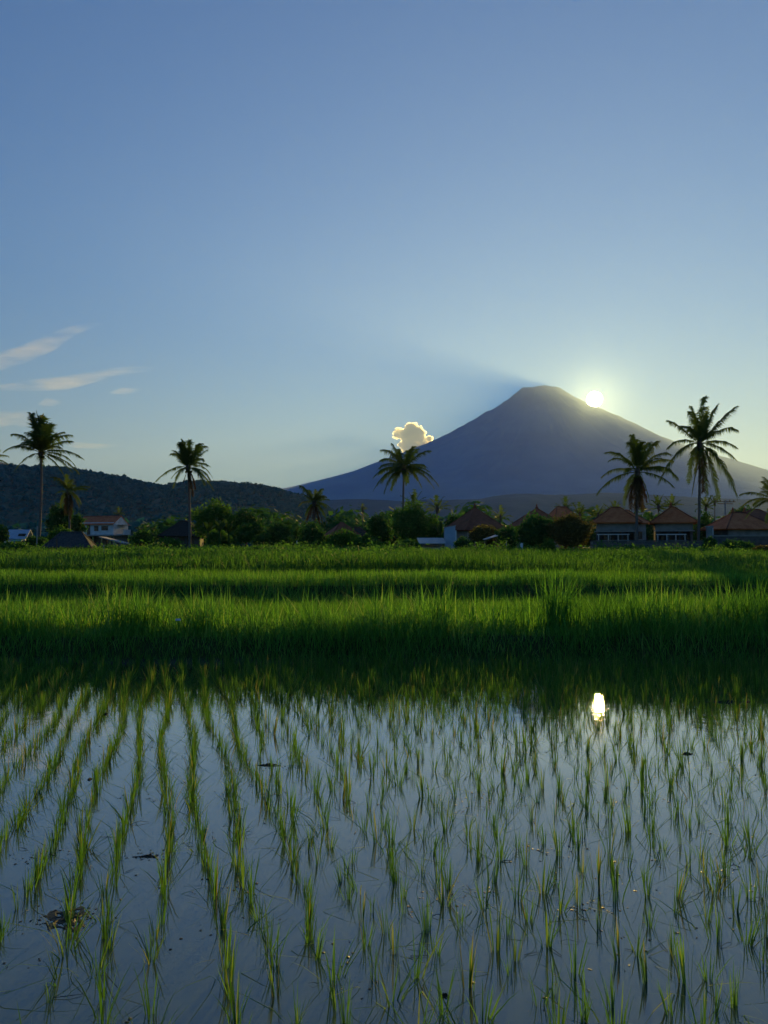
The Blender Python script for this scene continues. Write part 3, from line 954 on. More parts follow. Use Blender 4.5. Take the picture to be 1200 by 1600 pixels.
palm('tall dark coconut palm with a bushy upright crown, at the far left', (64, 708), (60, 862), 80,
     [(48, 640, .05), (55, 641, .05), (67, 641, .05), (74, 656, .08), (88, 664, .1), (116, 680, .2), (107, 702, .2), (130, 713, .2), (120, 737, .2), (96, 742, .2), (20, 704, .25), (27, 682, .15), (42, 668, .08), (31, 737, .3),
      (50, 655, .05), (60, 648, .05), (70, 652, .05), (79, 672, .08), (44, 690, .1), (82, 690, .12), (46, 652, .05), (63, 644, .03), (76, 664, .05), (47, 676, .05), (105, 732, .25), (112, 722, .25)],
     101, extra=10, hang=0.75, bend=0.1)
palm('coconut palm with ragged upright leaves standing alone left of the round leafy tree', (294, 731), (297, 862), 78,
     [(285, 683, .05), (281, 691, .1), (298, 685, .05), (308, 694, .05), (319, 700, .1), (268, 699, .1), (275, 716, .05), (324, 720, .35), (330, 741, .45), (331, 750, .3), (328, 761, .35), (249, 754, .35), (271, 747, .35), (277, 762, .4),
      (280, 703, .05), (290, 700, .05), (301, 700, .05), (276, 708, .05), (309, 712, .1), (327, 757, .3)],
     102, extra=5, dry=[(300, 764), (304, 762), (287, 754), (302, 775)], hang=0.8)
palm('coconut palm in front of the volcano, below the glowing cloud', (631, 733), (629, 862), 84,
     [(613, 690, .08), (594, 713, .25), (584, 740, .3), (584, 762, .35), (611, 764, .35), (634, 758, .3), (660, 762, .35), (684, 756, .35), (671, 736, .25), (671, 705, .2), (653, 696, .1), (645, 698, .05), (638, 700, .05), (667, 724, .2),
      (622, 702, .1), (600, 766, .35), (595, 750, .3), (655, 745, .3), (618, 750, .35), (676, 760, .35)],
     103, extra=8, hang=0.95, r=0.15)
palm('shorter right-hand palm with golden drooping leaves and a dry brown skirt', (996, 738), (995, 862), 74,
     [(945, 706, .3), (946, 740, .3), (935, 770, .25), (981, 680, .08), (1001, 688, .05), (1022, 682, .12), (1050, 706, .3), (1044, 760, .2), (1063, 742, .35), (970, 786, .35), (1013, 786, .35), (1048, 720, .3), (960, 712, .3), (1030, 715, .25), (1015, 700, .1)],
     104, extra=7, dry=[(985, 792), (1005, 796), (980, 785), (1012, 782), (995, 800), (990, 795), (1000, 790), (975, 778)], hang=1.0)
palm('tallest palm at the right, sparse leaves against the yellow sky', (1093, 694), (1090, 862), 76,
     [(1103, 617, .05), (1083, 630, .1), (1048, 652, .3), (1122, 626, .08), (1151, 634, .15), (1150, 667, .25), (1149, 698, .25), (1145, 719, .3), (1150, 768, .3), (1121, 776, .3), (1105, 772, .25), (1070, 756, .4), (1080, 770, .35), (1040, 697, .3),
      (1029, 750, .45), (1095, 640, .05), (1110, 645, .1), (1068, 668, .2), (1128, 660, .2)],
     105, extra=5, dry=[(1098, 768)], hang=1.0, bend=0.15)
palm('bushy half-hidden palm with a hanging skirt below the volcano foot', (491, 786), (491, 862), 92,
     [(473, 771, .1), (483, 765, .05), (493, 764, .05), (503, 768, .08), (514, 779, .2), (468, 790, .3), (516, 792, .3), (475, 806, .3), (508, 808, .3)],
     106, extra=8, dry=[(480, 815), (500, 818), (490, 820), (485, 808), (497, 812), (478, 812), (504, 815)], size=0.75, hang=1.0)
palm('thin dim palm just right of the tall dark palm, before the hill', (107, 768), (109, 862), 95,
     [(95, 746, .1), (107, 741, .05), (117, 748, .05), (138, 764, .2), (85, 769, .2), (126, 792, .35), (90, 791, .35), (125, 758, .15), (98, 755, .1), (118, 785, .3)],
     107, extra=4, dry=[(105, 805), (110, 800), (112, 810), (100, 800)], size=0.8)
palm('leafy low palm cut by the right edge of the frame', (1212, 782), (1222, 862), 66,
     [(1166, 770, .25), (1162, 790, .3), (1188, 752, .15), (1180, 768, .2), (1205, 742, .1), (1175, 806, .35), (1190, 815, .35), (1230, 750, .1), (1250, 770, .2), (1255, 800, .3), (1196, 760, .1), (1185, 790, .3)],
     108, extra=6, nuts=0, size=0.75, hang=0.7)
small = [(567, 793, 120, 'small lone palm left of the central palm, top above the bushes'), (646, 786, 95, 'small palm top peeking out of trees under the central palm'), (683, 792, 88, 'spiky upright small palm right of the central palm'),
         (782, 806, 118, 'little palm crown behind the dark red pyramid roof'), (882, 792, 112, 'small palm fanned out behind the orange roof'), (906, 802, 108, 'low palm crown beside the small orange roof'),
         (935, 802, 112, 'low palm just left of the first big tiled house'), (960, 796, 115, 'small palm above the ridge of the first big tiled house'), (1029, 790, 104, 'small green palm between the two orange roofs'),
         (1049, 788, 118, 'palm top peeking above the second orange roof'), (1103, 790, 110, 'low palm behind the tallest palm trunk'), (1117, 782, 120, 'small round-headed palm beside the utility pole'), (186, 800, 190, 'tiny palm behind the red tiled two-storey house'),
         (-17, 714, 90, 'palm mostly outside the frame, leaf tips at the left edge')]
for i, (px, py, Y, lab) in enumerate(small):
    rr = random.Random(300 + i)
    k = 19.0 * 105 / Y if px > 0 else 27
    if px == 186 or px == 1117 or px == 567: k = 9
    tips = []
    for j in range(9):
        a = R(-20 + 220 * j / 8) + rr.uniform(-.15, .15)
        q = k * rr.uniform(0.8, 1.15)
        tips.append((px + q * math.cos(a), py - q * math.sin(a) * 0.95, 0.2))
    palm(lab, (px, py + 4), (px + rr.uniform(-2, 2), 862), Y, tips, 200 + i, extra=3, nuts=0, group='small palms behind the houses', nl=22, lw=0.2, size=k * Y / FPX / 4.4 * 1.1, ll=1.15, r=0.11 if k > 10 else 0.09, hang=0.8)

T = [
    # name, label, px, top, width, Y, material, leaves, size, extra
    ('round_tree', 'wide dome-shaped light green tree right of the lone palm', 335, 783, 78, 92, 'leaf_light', 7000, 0.17, {}),
    ('round_tree', 'dark round tree beside the light dome tree', 386, 795, 56, 95, 'leaf_dark', 6000, 0.17, {}),
    ('shrub', 'rounded dark shrub in front of the dome-shaped tree', 384, 817, 34, 76, 'leaf_dark', 3500, 0.12, {}),
    ('shrub', 'low leafy shrub under the dome-shaped tree', 342, 828, 50, 77, 'leaf_mid', 3500, 0.12, {}),
    ('tree', 'dark bushy tree at the far left edge behind the pale house', -4, 818, 36, 85, 'leaf_dark', 3500, 0.14, {}),
    ('bush', 'green bush in the bottom corner of the meadow left edge', 18, 846, 52, 58, 'leaf_mid', 3500, 0.09, {'crown_lo': 0.0}),
    ('bush', 'light green bush left of the thatched hut', 92, 822, 42, 84, 'leaf_light', 3800, 0.13, {'crown_lo': 0.05}),
    ('tree', 'dark tree behind the dim thin palm', 92, 786, 44, 100, 'leaf_dark', 4200, 0.17, {}),
    ('tree', 'dark slender tree left of the red tiled house', 122, 800, 26, 98, 'leaf_dark', 3000, 0.15, {}),
    ('shrub', 'bushy shrub around the foot of the tall dark palm', 58, 836, 36, 78, 'leaf_dark', 3200, 0.12, {'crown_lo': 0.0}),
    ('bush', 'small pale bush right of the two-storey house', 222, 828, 44, 120, 'leaf_mid', 3000, 0.18, {'crown_lo': 0.0}),
    ('bush', 'dark low bush before the black thatched roof', 258, 842, 60, 84, 'leaf_mid', 3000, 0.12, {'crown_lo': 0.0}),
    ('tree', 'dark tree left of the half-hidden bushy palm', 437, 815, 46, 86, 'leaf_dark', 4500, 0.15, {'crown_lo': 0.08}),
    ('bush', 'dark tall bush in front of the half-hidden palm', 488, 814, 44, 70, 'leaf_dark', 5000, 0.12, {'crown_lo': 0.02}),
    ('bush', 'small dark bush between two dark trees near the half-hidden palm', 412, 832, 30, 82, 'leaf_dark', 2500, 0.13, {'crown_lo': 0.02}),
    ('shrub', 'light green hedge-like shrub before the brown roof', 535, 827, 62, 74, 'leaf_light', 4500, 0.12, {'crown_lo': 0.0}),
    ('shrub', 'mid green shrub right of the light hedge-like shrub', 572, 834, 40, 72, 'leaf_mid', 3500, 0.12, {'crown_lo': 0.0}),
    ('tree', 'dark tree left of the central palm trunk', 594, 798, 42, 88, 'leaf_dark', 5000, 0.15, {'crown_lo': 0.08}),
    ('tree', 'large leafy tree around the central palm trunk', 640, 783, 66, 80, 'leaf_mid', 9000, 0.15, {'crown_lo': 0.08}),
    ('tree', 'green tree between the central palm and tin shed', 676, 800, 42, 82, 'leaf_mid', 5000, 0.14, {'crown_lo': 0.08}),
    ('tree', 'dim tree left of the red pyramid roof', 706, 800, 28, 104, 'leaf_dark', 2800, 0.16, {}),
    ('bush', 'brownish green bush before the red pyramid house', 758, 818, 58, 76, 'leaf_brown', 5000, 0.12, {'crown_lo': 0.0}),
    ('bush', 'low dark bush right of the red pyramid house', 795, 822, 44, 74, 'leaf_dark', 4000, 0.12, {'crown_lo': 0.0}),
    ('tree', 'big dark bushy tree under the hidden roof peak', 835, 803, 74, 72, 'leaf_dark', 9000, 0.13, {'crown_lo': 0.0}),
    ('tree', 'big brownish bushy tree left of the first tiled house', 892, 801, 70, 70, 'leaf_brown', 9000, 0.13, {'crown_lo': 0.0}),
    ('bush', 'small round light bush before the big dark tree', 858, 841, 24, 62, 'leaf_light', 2200, 0.08, {'crown_lo': 0.0}),
    ('tree', 'dark tree between the second and third tiled houses', 1100, 800, 36, 84, 'leaf_dark', 4500, 0.14, {'crown_lo': 0.05}),
    ('tree', 'dark distant tree behind the third tiled roof', 1165, 790, 50, 112, 'leaf_dark', 4000, 0.17, {}),
    ('tree', 'dim distant tree between the orange roofs', 1010, 800, 44, 108, 'leaf_dark', 3500, 0.17, {}),
    ('bush', 'dark weedy bush before the third tiled house', 1150, 846, 70, 62, 'leaf_dark', 4500, 0.10, {'crown_lo': 0.0}),
    ('bush', 'reddish brown bush at the bottom right of the village', 1192, 852, 40, 56, 'leaf_brown', 3000, 0.09, {'crown_lo': 0.0}),
    ('bush', 'little climbing bush on the wall corner beside the tallest palm', 1107, 838, 22, 66, 'leaf_mid', 2000, 0.09, {'crown_lo': 0.0}),
    ('bush', 'bush around the tin shed foot', 640, 842, 40, 68, 'leaf_mid', 3200, 0.10, {'crown_lo': 0.0}),
    ('bush', 'low bush between blue shed and pyramid house', 724, 838, 36, 68, 'leaf_dark', 3000, 0.10, {'crown_lo': 0.0}),
]
for i, (nm, lab, px, top, wpx, Y, mt, nl, sz, kw) in enumerate(T):
    tree(nm, lab, px, top, 860, wpx, Y, M[mt], nl, sz, i + 1, **kw)


def banana(label, px, top, Y, seed, n=7):
    rng = np.random.default_rng(seed)
    x = (px - 600) / FPX * Y; g0 = gz1(x, Y)
    H = at(px, top, Y).z - g0
    root = empty('banana_plant', (x, Y, g0))
    MB().tube([(0, 0, -0.05), (0.05, 0, H * 0.35), (0, 0, H * 0.6)], [0.14, 0.11, 0.07], 8).build('stem', M['leaf_mid'], root, True)
    for k in range(n):
        a = 2 * math.pi * k / n + rng.uniform(-0.3, 0.3); L = H * rng.uniform(0.4, 0.55)
        el = rng.uniform(0.5, 1.45)
        V = []; N = 7
        for i in range(N + 1):
            t = i / N
            c = Vector((math.cos(a) * math.cos(el), math.sin(a) * math.cos(el), math.sin(el))) * L * t + Vector((0, 0, H * 0.55 - 0.35 * L * t * t * math.cos(el)))
            wd = 0.24 * math.sin(math.pi * (0.12 + 0.86 * t)) * rng.uniform(0.8, 1.1)
            sd = Vector((-math.sin(a), math.cos(a), 0))
            V += [c - sd * wd + Vector((0, 0, wd * 0.35)), c, c + sd * wd + Vector((0, 0, wd * 0.35))]
        F = []
        for i in range(N):
            F += [(3 * i, 3 * i + 1, 3 * i + 4, 3 * i + 3), (3 * i + 1, 3 * i + 2, 3 * i + 5, 3 * i + 4)]
        me = np_mesh('leaf', np.array([tuple(v) for v in V]), [np.array(F)], np.full(len(V), rng.random()))
        link('leaf', me, M['banana'], root)
    tag(root, label, 'banana plant', 'banana plants in the village gardens')


banana('banana plant with pale upright leaves before the dome tree', 325, 808, 75, 1)
banana('banana plant in the middle of the leafy clump near the lone palm', 343, 806, 74, 2)
banana('banana plant at the right of the pair before the dark round tree', 357, 809, 75, 3)
banana('banana plant with split leaves left of the blue shed', 688, 815, 78, 4)
banana('banana plant beside the half-hidden bushy palm', 462, 820, 88, 5)


def low_weeds():
    """uncountable low weeds and brush along the village edge"""
    rng = np.random.default_rng(77)
    lb = []
    for k in range(260):
        Y = rng.uniform(30, 74); x = rng.uniform(-1, 1) * (Y * 0.54 + 3)
        if x > 0.05 * Y and Y > 31 and Y < 58 and rng.random() < 0.75: continue
        r = rng.uniform(0.5, 1.5); h = rng.uniform(0.15, 0.42) * (0.7 + Y / 120)
        lb.append((x, Y, gz1(x, Y) + h * 0.5, r * 1.6, r, h))
    V, F, var = leaf_cloud(lb, 42000, 0.09, rng, hollow=0.3)
    o = link('undergrowth', np_mesh('undergrowth', V, [F], var), M['weeds'])
    tag(o, 'dark tangled low weeds along the village edge', 'weeds', kind='stuff')


low_weeds()


# ------------------------------------------------------------------ buildings
def hip_roof(root, w, d, z, h, ridge_len, mat, cap_mat, over=0.5, finials=1, name='roof', cy=0.0, cx=0.0, drop=0.0):
    a, b, r = w / 2 + over, d / 2 + over, ridge_len / 2
    th = 0.12
    lo = [(-a, -b, z), (a, -b, z), (a, b, z), (-a, b, z)]
    up = [(-r, 0, z + h), (r, 0, z + h)]
    vs = [(x + cx, y + cy, q) for x, y, q in lo + up] + [(x * 0.97 + cx, y * 0.97 + cy, z - th) for x, y, _ in lo]
    fs = [(0, 1, 5, 4), (1, 2, 5), (2, 3, 4, 5), (3, 0, 4), (0, 6, 7, 1), (1, 7, 8, 2), (2, 8, 9, 3), (3, 9, 6, 0), (9, 8, 7, 6)]
    rf = MB().add(vs, fs).build(name, mat, root)
    for i, j in ((0, 4), (1, 5), (2, 5), (3, 4)):
        MB().bar(vs[i], vs[j], 0.075, 5).build('ridge_cap', cap_mat, rf)
    if ridge_len > 0.3: MB().bar(vs[4], vs[5], 0.09, 5).build('ridge_cap', cap_mat, rf)
    tops = [vs[4]] if finials == 1 else ([vs[4], vs[5]] if finials == 2 else [])
    for t in tops:
        t = Vector(t)
        MB().tube([t + Vector((0, 0, -0.05)), t + Vector((0, 0, 0.12)), t + Vector((0, 0, 0.2)), t + Vector((0, 0, 0.3)), t + Vector((0, 0, 0.55))], [0.16, 0.2, 0.08, 0.12, 0.02], 8).build('finial', cap_mat, rf)
    return rf


def window(root, x, y, z, w, h, fm='white_paint', face='front'):
    wn_ = MB()
    t = 0.07
    if face == 'front':
        for c, s in (((x, y - 0.03, z + h / 2), (w + 2 * t, 0.1, t)), ((x, y - 0.03, z - h / 2), (w + 2 * t, 0.1, t)), ((x - w / 2, y - 0.03, z), (t, 0.1, h - t)), ((x + w / 2, y - 0.03, z), (t, 0.1, h - t)), ((x, y - 0.03, z), (0.05, 0.08, h - t))):
            wn_.box(c, s)
        o = wn_.build('window', M[fm], root)
        for sx in (-1, 1):
            MB().box((x + sx * w / 4, y - 0.012, z), (w / 2 - 0.08, 0.02, h - t - 0.005)).build('pane', M['glass'], o)
    return o


def red_house():
    Y = 160.0; s = Y / FPX
    x = (160 - 600) * s; g0 = gz1(x, Y)
    z = lambda py: at(0, py, Y).z - g0
    root = empty('two_storey_house', (x, Y, g0), R(-14))
    w, d = 8.6, 5.2
    ev, rd, fl = z(818), z(806.5), z(837)
    # lower storey: back and side walls, open front with posts
    b = MB()
    b.box((0, d / 2 - 0.1, fl / 2), (w, 0.2, fl)); b.box((-w / 2 + 0.1, -0.1, fl / 2), (0.2, d - 0.2, fl)); b.box((w / 2 - 0.1, -0.1, fl / 2), (0.2, d - 0.2, fl))
    b.build('lower_wall', M['grey_wall'], root)
    for k in range(5): MB().box((-w / 2 + 0.4 + k * (w - 0.8) / 4, -d / 2 - 0.5, fl / 2), (0.22, 0.22, fl)).build('post', M['ochre'], root)
    MB().box((0.3, -0.35, fl + 0.02), (w + 1.0, d + 1.0, 0.24)).build('floor_slab', M['concrete'], root)
    # upper storey with gables
    b = MB(); y0, y1 = -d / 2, d / 2
    zb = fl + 0.145
    vs = [(-w / 2, y0, zb), (w / 2, y0, zb), (w / 2, y1, zb), (-w / 2, y1, zb), (-w / 2, y0, ev), (w / 2, y0, ev), (w / 2, y1, ev), (-w / 2, y1, ev), (-w / 2, 0, rd - 0.15), (w / 2, 0, rd - 0.15)]
    b.add(vs, [(0, 1, 5, 4), (2, 3, 7, 6), (1, 2, 6, 9, 5), (3, 0, 4, 8, 7), (0, 3, 2, 1), (4, 5, 9, 8), (6, 7, 8, 9)])
    b.build('upper_wall', M['white_wall'], root)
    o, ex = 0.45, 0.12
    sl = (rd - ev + 0.1) / (d / 2)
    for sgn in (-1, 1):
        yb = sgn * (d / 2 + o); ze = ev - o * sl
        v = [(-w / 2 - ex, 0, rd), (w / 2 + ex, 0, rd), (w / 2 + ex, yb, ze), (-w / 2 - ex, yb, ze)]
        v += [(p[0], p[1], p[2] - 0.1) for p in v]
        rf = MB().add(v, [(0, 1, 2, 3), (7, 6, 5, 4), (0, 4, 5, 1), (1, 5, 6, 2), (2, 6, 7, 3), (3, 7, 4, 0)]).build('roof', M['tile_bright'], root)
        if sgn < 0: MB().bar((-w / 2 - ex, 0, rd + 0.02), (w / 2 + ex, 0, rd + 0.02), 0.11, 6).build('ridge_cap', M['tile_dark'], rf)
    zw = (zb + ev) / 2
    window(root, -3.3, y0, zw, 1.0, 1.05, 'wood'); window(root, 0.35, y0, zw + 0.1, 0.85, 0.95, 'wood'); window(root, 2.3, y0, zw + 0.15, 1.4, 0.8, 'wood')
    dr = MB().box((-1.45, y0 - 0.03, zb + 0.98), (0.75, 0.08, 1.95)).build('door', M['wood'], root)
    MB().box((-1.2, y0 - 0.09, zb + 0.95), (0.04, 0.06, 0.14)).build('handle', M['concrete'], dr)
    # small side balcony
    bl = MB().box((w / 2 + 0.75, 0, zb + 0.09), (1.4, 2.6, 0.16)).box((w / 2 + 1.4, 0, zb + 0.62), (0.1, 2.6, 0.9)).build('balcony', M['white_wall'], root)
    MB().box((w / 2 + 0.8, 0, ev - 0.35), (1.5, 2.8, 0.12)).build('balcony_canopy', M['concrete'], bl)
    tag(root, 'two-storey pale house with a bright red tiled roof', 'house')


red_house()


def gable_shed(name, label, px, eave, ridge_y, wpx, Y, d, roofm, wallm, rz=0.0, cat='shed', open_front=False, over=0.25, mono=False):
    s = Y / FPX; x = (px - 600) * s; g0 = gz1(x, Y)
    z = lambda py: at(0, py, Y).z - g0
    root = empty(name, (x, Y, g0), rz)
    w = wpx * s; ev, rd = z(eave), z(ridge_y)
    b = MB()
    if open_front:
        hh = ev * 0.5
        b.box((0, d / 2 - 0.05, ev / 2), (w, 0.1, ev)); b.box((0, -d / 2 + 0.05, hh / 2), (w, 0.1, hh))
        b.box((-w / 2 + 0.05, 0, hh / 2), (0.1, d - 0.2, hh)); b.box((w / 2 - 0.05, 0, hh / 2), (0.1, d - 0.2, hh))
        for sx in (-1, 1): MB().box((sx * (w / 2 - 0.06), -d / 2 - 0.06, ev / 2), (0.1, 0.1, ev)).build('post', M['wood'], root)
    else:
        b.box((0, 0, ev / 2), (w, d, ev))
    b.build('wall', wallm, root)
    if mono:
        v = [(-w / 2 - over, -d / 2 - over, ev), (w / 2 + over, -d / 2 - over, ev), (w / 2 + over, d / 2 + over, rd), (-w / 2 - over, d / 2 + over, rd)]
        v += [(p[0], p[1], p[2] + 0.06) for p in v]
        MB().add(v, [(3, 2, 1, 0), (4, 5, 6, 7), (0, 1, 5, 4), (1, 2, 6, 5), (2, 3, 7, 6), (3, 0, 4, 7)]).build('roof', roofm, root)
    else:
        for sg in (-1, 1):
            v = [(-w / 2 - over, 0, rd), (w / 2 + over, 0, rd), (w / 2 + over, sg * (d / 2 + over), ev - 0.05), (-w / 2 - over, sg * (d / 2 + over), ev - 0.05)]
            v += [(p[0], p[1], p[2] + 0.06) for p in v]
            MB().add(v, [(3, 2, 1, 0), (4, 5, 6, 7), (0, 1, 5, 4), (1, 2, 6, 5), (2, 3, 7, 6), (3, 0, 4, 7)]).build('roof', roofm, root)
    tag(root, label, cat)
    return root, w, ev, rd


# pale house at the far left edge
root, w, ev, rd = gable_shed('pale_house', 'pale bluish house with a broad light roof at the far left', 29, 842, 828, 31, 120, 3.2, M['blue_tin'], M['white_wall'], R(6), 'house')
window(root, 0.9, -1.6, ev - 0.55, 0.7, 0.5, 'wood')
MB().box((0.6, -2.15, ev - 0.25), (1.5, 0.9, 0.06), rx=R(18)).build('awning', M['green_sheet'], root)
MB().box((0.95, -1.2, ev + 0.62), (1.0, 0.5, 0.18), rx=R(24)).build('dormer', M['thatch'], root)

# thatched hut
def hut():
    Y = 66.0; s = Y / FPX; x = (112 - 600) * s; g0 = gz1(x, Y)
    root = empty('thatched_hut', (x, Y, g0), R(10))
    z = lambda py: at(0, py, Y).z - g0
    hip_roof(root, 3.1, 2.6, z(855), z(832) - z(855), 1.7, M['grey_thatch'], M['grey_thatch'], over=0.35, finials=0)
    zw = z(855) - 0.125
    b = MB(); n = 9
    for k in range(n):
        MB().box((-1.45 + 2.9 * (k + 0.5) / n, -1.2, zw / 2), (0.27, 0.04, zw - 0.03 * (k % 3))).build('plank', M['bamboo'], root)
    b.box((1.45, 0.05, zw / 2), (0.05, 2.4, zw)); b.box((-1.45, 0.05, zw / 2), (0.05, 2.4, zw)); b.box((0, 1.25, zw / 2), (2.9, 0.05, zw))
    b.build('wall', M['bamboo'], root)
    for sx in (-1, 1): MB().bar((sx * 1.5, -1.28, 0), (sx * 1.5, -1.28, z(855) - 0.125), 0.05).build('post', M['wood'], root)
    tag(root, 'low thatched hut with pale board walls under the red tiled house', 'hut')


hut()


def lean_to():
    Y = 115.0; s = Y / FPX; x = (178 - 600) * s; g0 = gz1(x, Y)
    root = empty('lean_to', (x, Y, g0), 0)
    z = lambda py: at(0, py, Y).z - g0
    h = 18 * s
    v = [(-h, -1.5, z(840)), (h * 1.15, -1.5, z(850)), (h * 1.15, 1.5, z(850)), (-h, 1.5, z(840))]
    v += [(p[0], p[1], p[2] + 0.14) for p in v]
    MB().add(v, [(3, 2, 1, 0), (4, 5, 6, 7), (0, 1, 5, 4), (1, 2, 6, 5), (2, 3, 7, 6), (3, 0, 4, 7)]).build('roof', M['concrete'], root)
    for px, py in ((-h + 0.2, 0), (0.2, 0), (h, 0)):
        for yy in (-1.3, 1.3):
            top = z(840) + (px + h) / (2.15 * h) * (z(850) - z(840))
            MB().box((px, yy, top / 2), (0.14, 0.14, top)).build('post', M['wood'], root)
    MB().box((0, 1.2, z(852) / 2), (2 * h, 0.1, z(852))).build('wall', M['grey_wall'], root)
    tag(root, 'open lean-to with a pale sloping roof beside the two-storey house', 'shed')


lean_to()


def roof_house(name, label, apex, eave_y, wpx, Y, roofm, capm, wallm, ridge_len=0.0, rz=0.0, d=None, fin=1, over=0.5):
    s = Y / FPX; x = (apex[0] - 600) * s; g0 = gz1(x, Y)
    z = lambda py: at(0, py, Y).z - g0
    w = wpx * s - 2 * over; d = d or w
    root = empty(name, (x, Y, g0), rz)
    ze = z(eave_y)
    hip_roof(root, w, d, ze, z(apex[1]) - ze, ridge_len, roofm, capm, over, fin)
    MB().box((0, 0, (ze - 0.125) / 2), (w, d, ze - 0.125)).build('wall', wallm, root)
    window(root, -w * 0.22, -d / 2, ze * 0.55, 0.8, 0.9, 'wood'); window(root, w * 0.25, -d / 2, ze * 0.55, 0.8, 0.9, 'wood')
    dr = MB().box((0, -d / 2 - 0.03, 0.98), (0.8, 0.07, 1.95)).build('door', M['wood'], root)
    MB().box((0.3, -d / 2 - 0.09, 0.95), (0.04, 0.06, 0.14)).build('handle', M['concrete'], dr)
    tag(root, label, 'house')
    return root


roof_house('thatched_house', 'house with a black thatched roof behind the lone palm', (287, 814), 838, 68, 100, M['thatch'], M['thatch'], M['dark_wall'], 0.8, R(8), fin=0)
roof_house('brown_roofed_house', 'house with a dark reddish brown roof above the light hedge', (534, 816), 836, 46, 108, M['tile_dark'], M['tile_dark'], M['dark_wall'], 0.3, R(20), fin=0)
roof_house('brown_roofed_house', 'low black-roofed house right of the dark brown roof', (557, 824), 838, 44, 112, M['thatch'], M['thatch'], M['dark_wall'], 1.0, R(-5), fin=0)
roof_house('pyramid_roofed_house', 'house with a dark red pyramid roof and spiked finial right of the blue shed', (742, 793), 829, 78, 88, M['tile_dark'], M['tile_dark'], M['grey_wall'], 0.0, R(24))
roof_house('pyramid_roofed_house', 'brown roof peak with finial showing above the big dark tree', (839, 794), 822, 66, 98, M['tile_dark'], M['tile_dark'], M['grey_wall'], 0.0, R(20))
roof_house('pyramid_roofed_house', 'small orange roof between the roof peak and the first big tiled house', (878, 792), 816, 48, 104, M['tile'], M['tile_dark'], M['grey_wall'], 1.4, R(15), fin=0)
roof_house('pyramid_roofed_house', 'orange roof partly hidden between the two big tiled houses', (975, 797), 818, 60, 100, M['tile'], M['tile_dark'], M['grey_wall'], 1.2, R(10), fin=0)
roof_house('pyramid_roofed_house', 'brown roof behind the third tiled house at the right edge', (1180, 796), 818, 70, 104, M['tile_dark'], M['tile_dark'], M['grey_wall'], 1.2, R(-10), fin=0)


def pavilion(label, apex, ridge_px, eave_y, left, right, Y, rz, beam_y, rail=True, fin=1, over=0.55):
    """tiled villa: upper wall band over an open veranda with a white railing"""
    s = Y / FPX; cx = (left + right) / 2; x = (cx - 600) * s; g0 = gz1(x, Y)
    z = lambda py: at(0, py, Y).z - g0
    wtot = (right - left) * s
    # the rotated square plan spans wtot across the view
    f = math.cos(abs(rz)) + 0.85 * math.sin(abs(rz))
    w = wtot / f - 2 * over; d = 0.85 * (w + 2 * over) - 2 * over
    root = empty('tiled_villa', (x, Y, g0), rz)
    ze, zb = z(eave_y), z(beam_y)
    hip_roof(root, w, d, ze, z(apex) - ze, ridge_px * s, M['tile'], M['tile_dark'], over, fin)
    zt = ze - 0.125
    b = MB()
    b.box((0, -d / 2 + 0.1, (zt + zb) / 2), (w, 0.2, zt - zb))
    b.build('upper_band', M['grey_wall'], root)
    b = MB()
    b.box((0, d / 2 - 0.1, zt / 2), (w, 0.2, zt)); b.box((-w / 2 + 0.1, 0, zt / 2), (0.2, d - 0.405, zt)); b.box((w / 2 - 0.1, 0, zt / 2), (0.2, d - 0.405, zt))
    b.box((0, 0.3, zb / 2), (w - 0.41, 0.16, zb))
    b.build('wall', M['dark_wall'], root)
    MB().box((0, -d / 2 - 0.06, zb - 0.06), (w + 0.3, 0.2, 0.11)).build('beam', M['concrete'], root)
    for k in range(4):
        MB().box((-w / 2 + 0.15 + k * (w - 0.3) / 3, -d / 2 + 0.1, (zb - 0.12) / 2), (0.2, 0.19, zb - 0.12)).build('post', M['dark_wall'], root)
    MB().box((0, -d / 4, 0.35), (w - 0.4, d / 2 - 0.35, 0.7)).build('plinth', M['dark_wall'], root)
    if rail:
        zr = z(835.5)
        y = -d / 2 - 0.35
        rl = MB().box((-0.3, y, zr), (w * 0.8, 0.07, 0.09)).build('railing', M['white_paint'], root)
        for k in range(4): MB().box((-0.3 - w * 0.36 + k * w * 0.24, y, zr / 2 + 0.15), (0.07, 0.07, zr - 0.4)).build('rail_post', M['white_paint'], rl)
        MB().box((-0.3, y, zr - 0.62), (w * 0.8, 0.05, 0.06)).build('lower_rail', M['white_paint'], rl)
    window(root, -w * 0.2, 0.22, zb * 0.62, 0.9, 0.8, 'wood')
    dr = MB().box((w * 0.2, 0.2, 0.7 + 0.85), (0.8, 0.06, 1.7)).build('door', M['wood'], root)
    MB().box((w * 0.2 + 0.3, 0.15, 1.5), (0.04, 0.05, 0.14)).build('handle', M['concrete'], dr)
    tag(root, label, 'house', 'orange tiled villas behind the stone wall')
    return root


pavilion('first big orange tiled villa, left of the golden palm', 793, 14, 817, 917, 1008, 80, R(-16), 830, fin=0)
pavilion('second orange tiled villa, left of the tallest palm trunk', 792, 5, 817, 1009, 1094, 79, R(-16), 829, rail=True)
pavilion('third orange tiled villa with two finials, near the right edge', 801, 20, 827, 1106, 1204, 77, R(8), 838, rail=False, fin=2)


